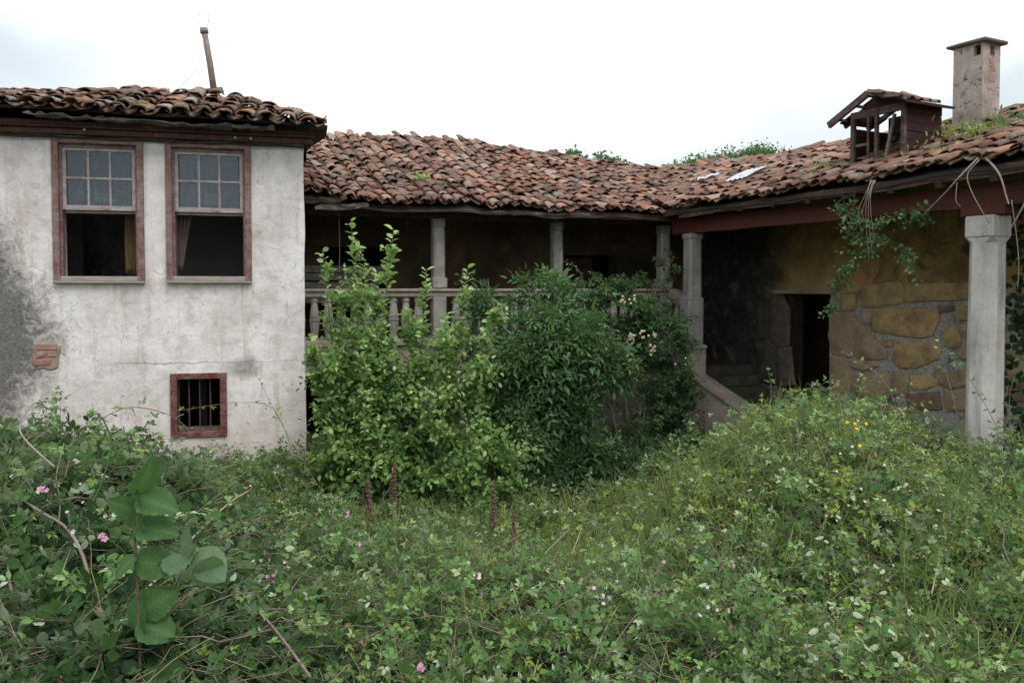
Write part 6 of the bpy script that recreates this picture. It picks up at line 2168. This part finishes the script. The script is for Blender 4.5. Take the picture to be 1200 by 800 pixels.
spray([(1190, 520, 6.8), (1185, 470, 6.9), (1195, 430, 6.9), (1210, 410, 6.9)], 'bramble shoot at the right photo edge beside the big column', 'bramble', .05, 12, .5)
spray([(690, 370, 11.0), (680, 320, 11.1), (660, 305, 11.2)], 'leafy climber shoot above the rail right of the lichen column', 'sapling', .05, 16, .5, None)
spray([(600, 350, 10.0), (560, 330, 10.2), (545, 318, 10.3), (535, 335, 10.3)], 'leafy shoot above the rail beside the first column', 'elder', .07, 12, .5, None)

# ---- ivy at the far right beyond the column
n = 1500
x = RNG.uniform(0, 1, n); zz = RNG.uniform(.4, E + .85, n)
LI = Leaves()
s_ = FR.s(1186, .9) + x * 1.6
pos = np.array([tuple(FR.w(a, .75 + RNG.normal(0, .12), b)) for a, b in zip(s_, zz)])
d = nrmz(np.array([0, 0, -1.0]) + RNG.normal(0, .5, (n, 3))); nr = nrmz(np.array([-.5, -.8, .4]) + RNG.normal(0, .35, (n, 3)))
LI.add(pos, d, nrmz(nr - d * (nr * d).sum(-1, keepdims=True)), RNG.uniform(.05, .09, n), np.clip(RNG.normal(.35, .2, n), 0, .9), 1.3)
iv = emit('ivy_curtain', 'oval', LI, M['ivy'], None); tag(iv, 'dark ivy hanging behind the big column at the right edge', kind='stuff')

# ---- plants on the roofs
def tuft(fr, zf, s, w_, nl, h, spreadr, mat, tpl, label, cat, name='roof_weed', up=.8, size=(.05, .09), tint=.6, stuff=False):
    zt = zf(s, w_) + .07
    loc = fr.w(s, w_, zt)
    L = Leaves()
    p = RNG.normal(0, 1, (nl, 3)) * np.array([spreadr, spreadr, 0]); 
    p[:, 2] = np.abs(RNG.normal(0, h * .5, nl))
    d = nrmz(np.array([0, 0, up]) + RNG.normal(0, .55, (nl, 3))); nr = rdir(nl) + np.array([0, 0, .6]); nr = nrmz(nr - d * (nr * d).sum(-1, keepdims=True))
    L.add(p, d, nr, RNG.uniform(size[0], size[1], nl), np.clip(RNG.normal(tint, .2, nl), 0, .95), 1.0)
    e = empty(name, loc); tag(e, label, cat)
    tag(emit('foliage', tpl, L, M[mat], e), kind='stuff')
    nS = 6
    Pq = shoot_curves(np.zeros((nS, 3)) + RNG.normal(0, spreadr * .4, (nS, 3)) * np.array([1, 1, 0]) - np.array([0, 0, .08]), rdir(nS), np.full(nS, h + .1), np.full(nS, .8), np.full(nS, .1), 4)
    tubes('stems', Pq, .003, .0015, M['cane'], e)
def roof_px(px, py):
    h = hit_any(px, py)
    return (FV, z_mid, h[1], h[2]) if h[0] == 'm' else (FR, z_wing, h[1], h[2])
# fern-like seedling
fr_, zf_, s_, w_ = roof_px(500, 222)
e = empty('roof_seedling', fr_.w(s_, w_, zf_(s_, w_) + .05)); tag(e, 'bright green seedling with feathery leaves growing on the gallery tiles', 'seedling')
b = np.zeros((7, 3)); 
Pq = shoot_curves(b, rdir(7), RNG.uniform(.16, .36, 7), np.full(7, .8), np.full(7, .25), 5)
LQ = Leaves(); leaves_on(Pq, 10, .2, .085, .06, LQ, .75, .2, 1.0, .8, None, .1, .2)
tag(emit('foliage', 'narrow', LQ, M['sapling'], e), kind='stuff'); tubes('stems', Pq, .004, .002, M['grass'], e)
for px, py, nl, h, sp, lb in ((470, 213, 60, .08, .16, 'moss and weeds in the tile gaps left of the bright seedling'), (425, 208, 55, .06, .14, 'patch of low weeds on tiles near the left end of the gallery roof'),
                              (518, 229, 16, .06, .04, 'tiny weed at the tiles right of the bright seedling'), (405, 214, 30, .05, .1, 'leftmost small patch of weeds on the gallery roof')):
    fr_, zf_, s_, w_ = roof_px(px, py)
    tuft(fr_, zf_, s_, w_, nl, h, sp, 'bramble_yel', 'narrow', lb, 'weeds', size=(.025, .05))
for px, py, nl, h, sp, mt, lb in ((1140, 172, 260, .16, .18, 'bramble_yel', 'big tuft of weeds growing at the foot of the chimney'), (1175, 160, 240, .14, .22, 'far_leaf', 'weeds on the tiles right of the chimney'),
                              (1098, 172, 120, .12, .20, 'bramble_yel', 'thin weeds between dormer and chimney'), (1060, 182, 60, .10, .12, 'bramble_yel', 'sparse weeds in front of the dormer side wall'),
                              (965, 208, 50, .10, .12, 'bramble_yel', 'small weeds on the tiles left of the dormer'), (1120, 186, 90, .06, .3, 'bramble_yel', 'low moss and weeds on the eaves below the chimney')):
    fr_, zf_, s_, w_ = roof_px(px, py)
    tuft(fr_, zf_, s_, w_, nl, h, sp, mt, 'narrow', lb, 'weeds', size=(.03, .075))

# ---- trees standing behind the roofs
def far_tree(px, py, Y, rad, hz_, nleaf, leaf, label, mat, flat_=.8, trunk_r=.12):
    top = at(px, py, Y)
    e = empty('tree', (top.x, top.y, 0)); tag(e, label, 'tree')
    Hh = top.z
    cl = []
    for k in range(34 if nleaf < 8000 else 110):
        v = RNG.normal(0, 1, 3); v /= np.linalg.norm(v); v *= RNG.uniform(.35, 1.0)
        cl.append(np.array([v[0] * rad, v[1] * rad, Hh - hz_ + v[2] * hz_ * flat_]))
    cl = np.array(cl)
    i = RNG.integers(0, len(cl), nleaf)
    p = cl[i] + RNG.normal(0, 1, (nleaf, 3)) * np.array([rad, rad, hz_]) * .17
    d = nrmz(RNG.normal(0, 1, (nleaf, 3))); nr = nrmz(np.array([0, 0, .8]) + RNG.normal(0, .6, (nleaf, 3)))
    L = Leaves(); L.add(p, d, nrmz(nr - d * (nr * d).sum(-1, keepdims=True)), RNG.uniform(leaf * .7, leaf * 1.3, nleaf), np.clip(RNG.normal(.45, .2, nleaf) + .25 * (p[:, 2] - Hh + hz_) / hz_, 0, .95), 1.1)
    tag(emit('crown', 'cheap', L, M[mat], e), kind='stuff')
    bm = bmesh.new(); tube(bm, [(0, 0, 0), (.05, 0, Hh * .4), (0, .05, Hh - hz_)], trunk_r, trunk_r * .5, 8)
    for c in cl[:10]:
        tube(bm, [Vector((0, .05, Hh - hz_ * 1.6)), Vector(tuple(c * .6 + np.array([0, 0, Hh - hz_]) * .4)), Vector(tuple(c))], trunk_r * .35, .012, 5)
    bm_obj('trunk', bm, M['bark'], e, True)
far_tree(662, 172, 26, .62, .8, 2600, .13, 'dark tree top showing over the middle of the gallery roof ridge', 'far_leaf')
far_tree(712, 178, 27, .68, .8, 2400, .13, 'smaller tree top showing over the ridge just right of the other', 'far_leaf')
far_tree(640, 176, 27, .30, .35, 500, .12, 'tiny sprig of a tree showing left of the two tree tops', 'far_leaf', trunk_r=.06)
for k, (px, py, rad, hz_, nl) in enumerate(((882, 174, 1.15, .75, 15000), (826, 183, .95, .6, 11000))):
    far_tree(px, py, 24 + .5 * k, rad, hz_, nl, .085, ('broad light green treetop like a mound behind the roofs above the corrugated sheet', 'lower green treetop joining the broad mound on its left')[k], 'far_leaf', .9)
# bare twigs right of the chimney
bm = bmesh.new()
for k in range(7):
    a = at(1175 + k * 5, 160, 11.0); b = at(1182 + k * 4 + random.uniform(-4, 8), 120 + random.uniform(-2, 22), 11.0)
    tube(bm, curve_pts([a, a.lerp(b, .5) + Vector((random.uniform(-.05, .05), 0, 0)), b], 6), .004, .002, 4)
tag(bm_obj('bare_twigs', bm, M['bark'], None), 'thin bare twigs sticking up behind the roof right of the chimney', 'twigs')

# ---- broad leaved sapling, left foreground: each leaf its own part
def broad_leaf_mesh(name, seed):
    rg = random.Random(seed)
    V, Fc = [], []
    prof = []
    NY = 12
    for j in range(NY + 1):
        t = j / NY
        w_ = .41 * (math.sin(math.pi * min(1, t ** .66)) ** .8) if 0 < t < 1 else .0
        if t == 0: w_ = .10
        w_ *= 1 + (.05 if j % 2 else -.02)
        prof.append((t, w_))
    cols = (-1, -.5, 0, .5, 1)
    for t, w_ in prof:
        for c in cols:
            x = c * w_; y = t - (.10 * abs(c) * (1 - t) if t < .3 else 0) + .05 * abs(c)
            z = .16 * abs(x) - .22 * t * t + .018 * math.sin(t * 30 + abs(c) * 3) * abs(c) + rg.gauss(0, .004)
            V.append((x, y, z))
    for j in range(NY):
        for i in range(4):
            a = j * 5 + i
            Fc.append((a, a + 1, a + 6, a + 5))
    me = bpy.data.meshes.new(name); me.from_pydata(V, [], Fc)
    at_ = me.attributes.new('tint', 'FLOAT', 'POINT')
    at_.data.foreach_set('value', np.array([.5 + .32 * (abs(((v[1] * 9 + abs(v[0]) * -6) % 1) - .5) < .10 or abs(v[0]) < .01) for v in V], dtype=np.float32))
    for p in me.polygons: p.use_smooth = True
    me.materials.append(M['big_leaf'])
    return me
blm = [broad_leaf_mesh('broad_leaf', k) for k in range(4)]
YS = 2.65
base = at(158, 800, YS)
bs = empty('broad_leaved_sapling', (base.x, base.y, 0)); tag(bs, 'single dark stem with large heart shaped green leaves in the left foreground', 'sapling')
bm = bmesh.new()
stem = [Vector((base.x, base.y, .3)), at(157, 760, YS), at(156, 690, YS), at(153, 620, YS), at(157, 585, YS), at(158, 562, YS)]
tube(bm, [p - bs.location for p in curve_pts(stem, 20)], .007, .003, 7)
bm_obj('stem', bm, M['bark'], bs, True)
#     base px      tip px     length m, facing: +1 top side to camera, roll
LV_ = [((157, 600), (122, 590), .22, (-.2, -1, .35), 0), ((158, 578), (178, 543), .17, (.9, -.6, .3), 1), ((160, 585), (208, 598), .155, (.1, -.75, .8), 2),
      ((158, 625), (150, 580), .19, (-.7, -.9, .2), 3), ((156, 618), (205, 615), .14, (.1, -.45, .9), 0), ((154, 655), (132, 675), .16, (-.3, -1, .4), 1),
      ((156, 660), (198, 668), .16, (.1, -1, .4), 2), ((185, 660), (232, 642), .155, (.1, -.9, .6), 3), ((205, 650), (225, 622), .12, (.2, -.6, .8), 0),
      ((228, 650), (265, 690), .14, (.4, -.9, .4), 1), ((160, 720), (208, 692), .17, (.2, -.9, .5), 2), ((158, 735), (205, 750), .15, (.1, -.7, .8), 3),
      ((157, 745), (150, 700), .14, (-.5, -.9, .3), 0), ((85, 780), (40, 765), .16, (-.2, -.8, .6), 1), ((165, 790), (215, 790), .16, (.1, -.8, .7), 2), ((95, 745), (125, 790), .13, (.2, -.9, .4), 3), ((238, 690), (250, 620), .10, (.6, -.8, .1), 0)]
for (b0_, t0_, Ln, nrm, k) in LV_:
    b_ = at(b0_[0], b0_[1], YS); t_ = at(t0_[0], t0_[1], YS - .03)
    d = (t_ - b_); d = d.normalized(); nv = Vector(nrm); nv = (nv - d * nv.dot(d)).normalized(); xx = d.cross(nv)
    Ln = max(.085, min(.132, (t_ - b_).length * 1.0))
    if b0_[0] in (185, 205, 228, 238): nv = -nv; xx = -xx
    R = Matrix((xx, d, nv)).transposed() @ Matrix.Rotation(random.gauss(0, .22), 3, 'Y') @ Matrix.Rotation(random.gauss(0, .12), 3, 'X')
    o = bpy.data.objects.new('leaf', blm[k]); COL.objects.link(o); o.parent = bs
    o.matrix_local = Matrix.Translation(b_ - bs.location) @ R.to_4x4() @ Matrix.Scale(Ln, 4)
    # its stalk
    j = min(stem, key=lambda q: (q - b_).length)
    if (j - b_).length > .012 and (j - b_).length < .3:
        bm = bmesh.new(); tube(bm, [j - bs.location, (j.lerp(b_, .5) + Vector((0, 0, -.006))) - bs.location, b_ - bs.location], .0025, .002, 5)
        bm_obj('leaf_stalk', bm, M['grass'], bs)
print('TRIS', sum(sum(len(p.vertices) - 2 for p in []) for _ in ()), len(bpy.data.objects))
tt = 0
for me in {o.data for o in bpy.data.objects if o.type == 'MESH'}:
    tt += len(me.loops) - 2 * len(me.polygons)
print('unique tris', tt)
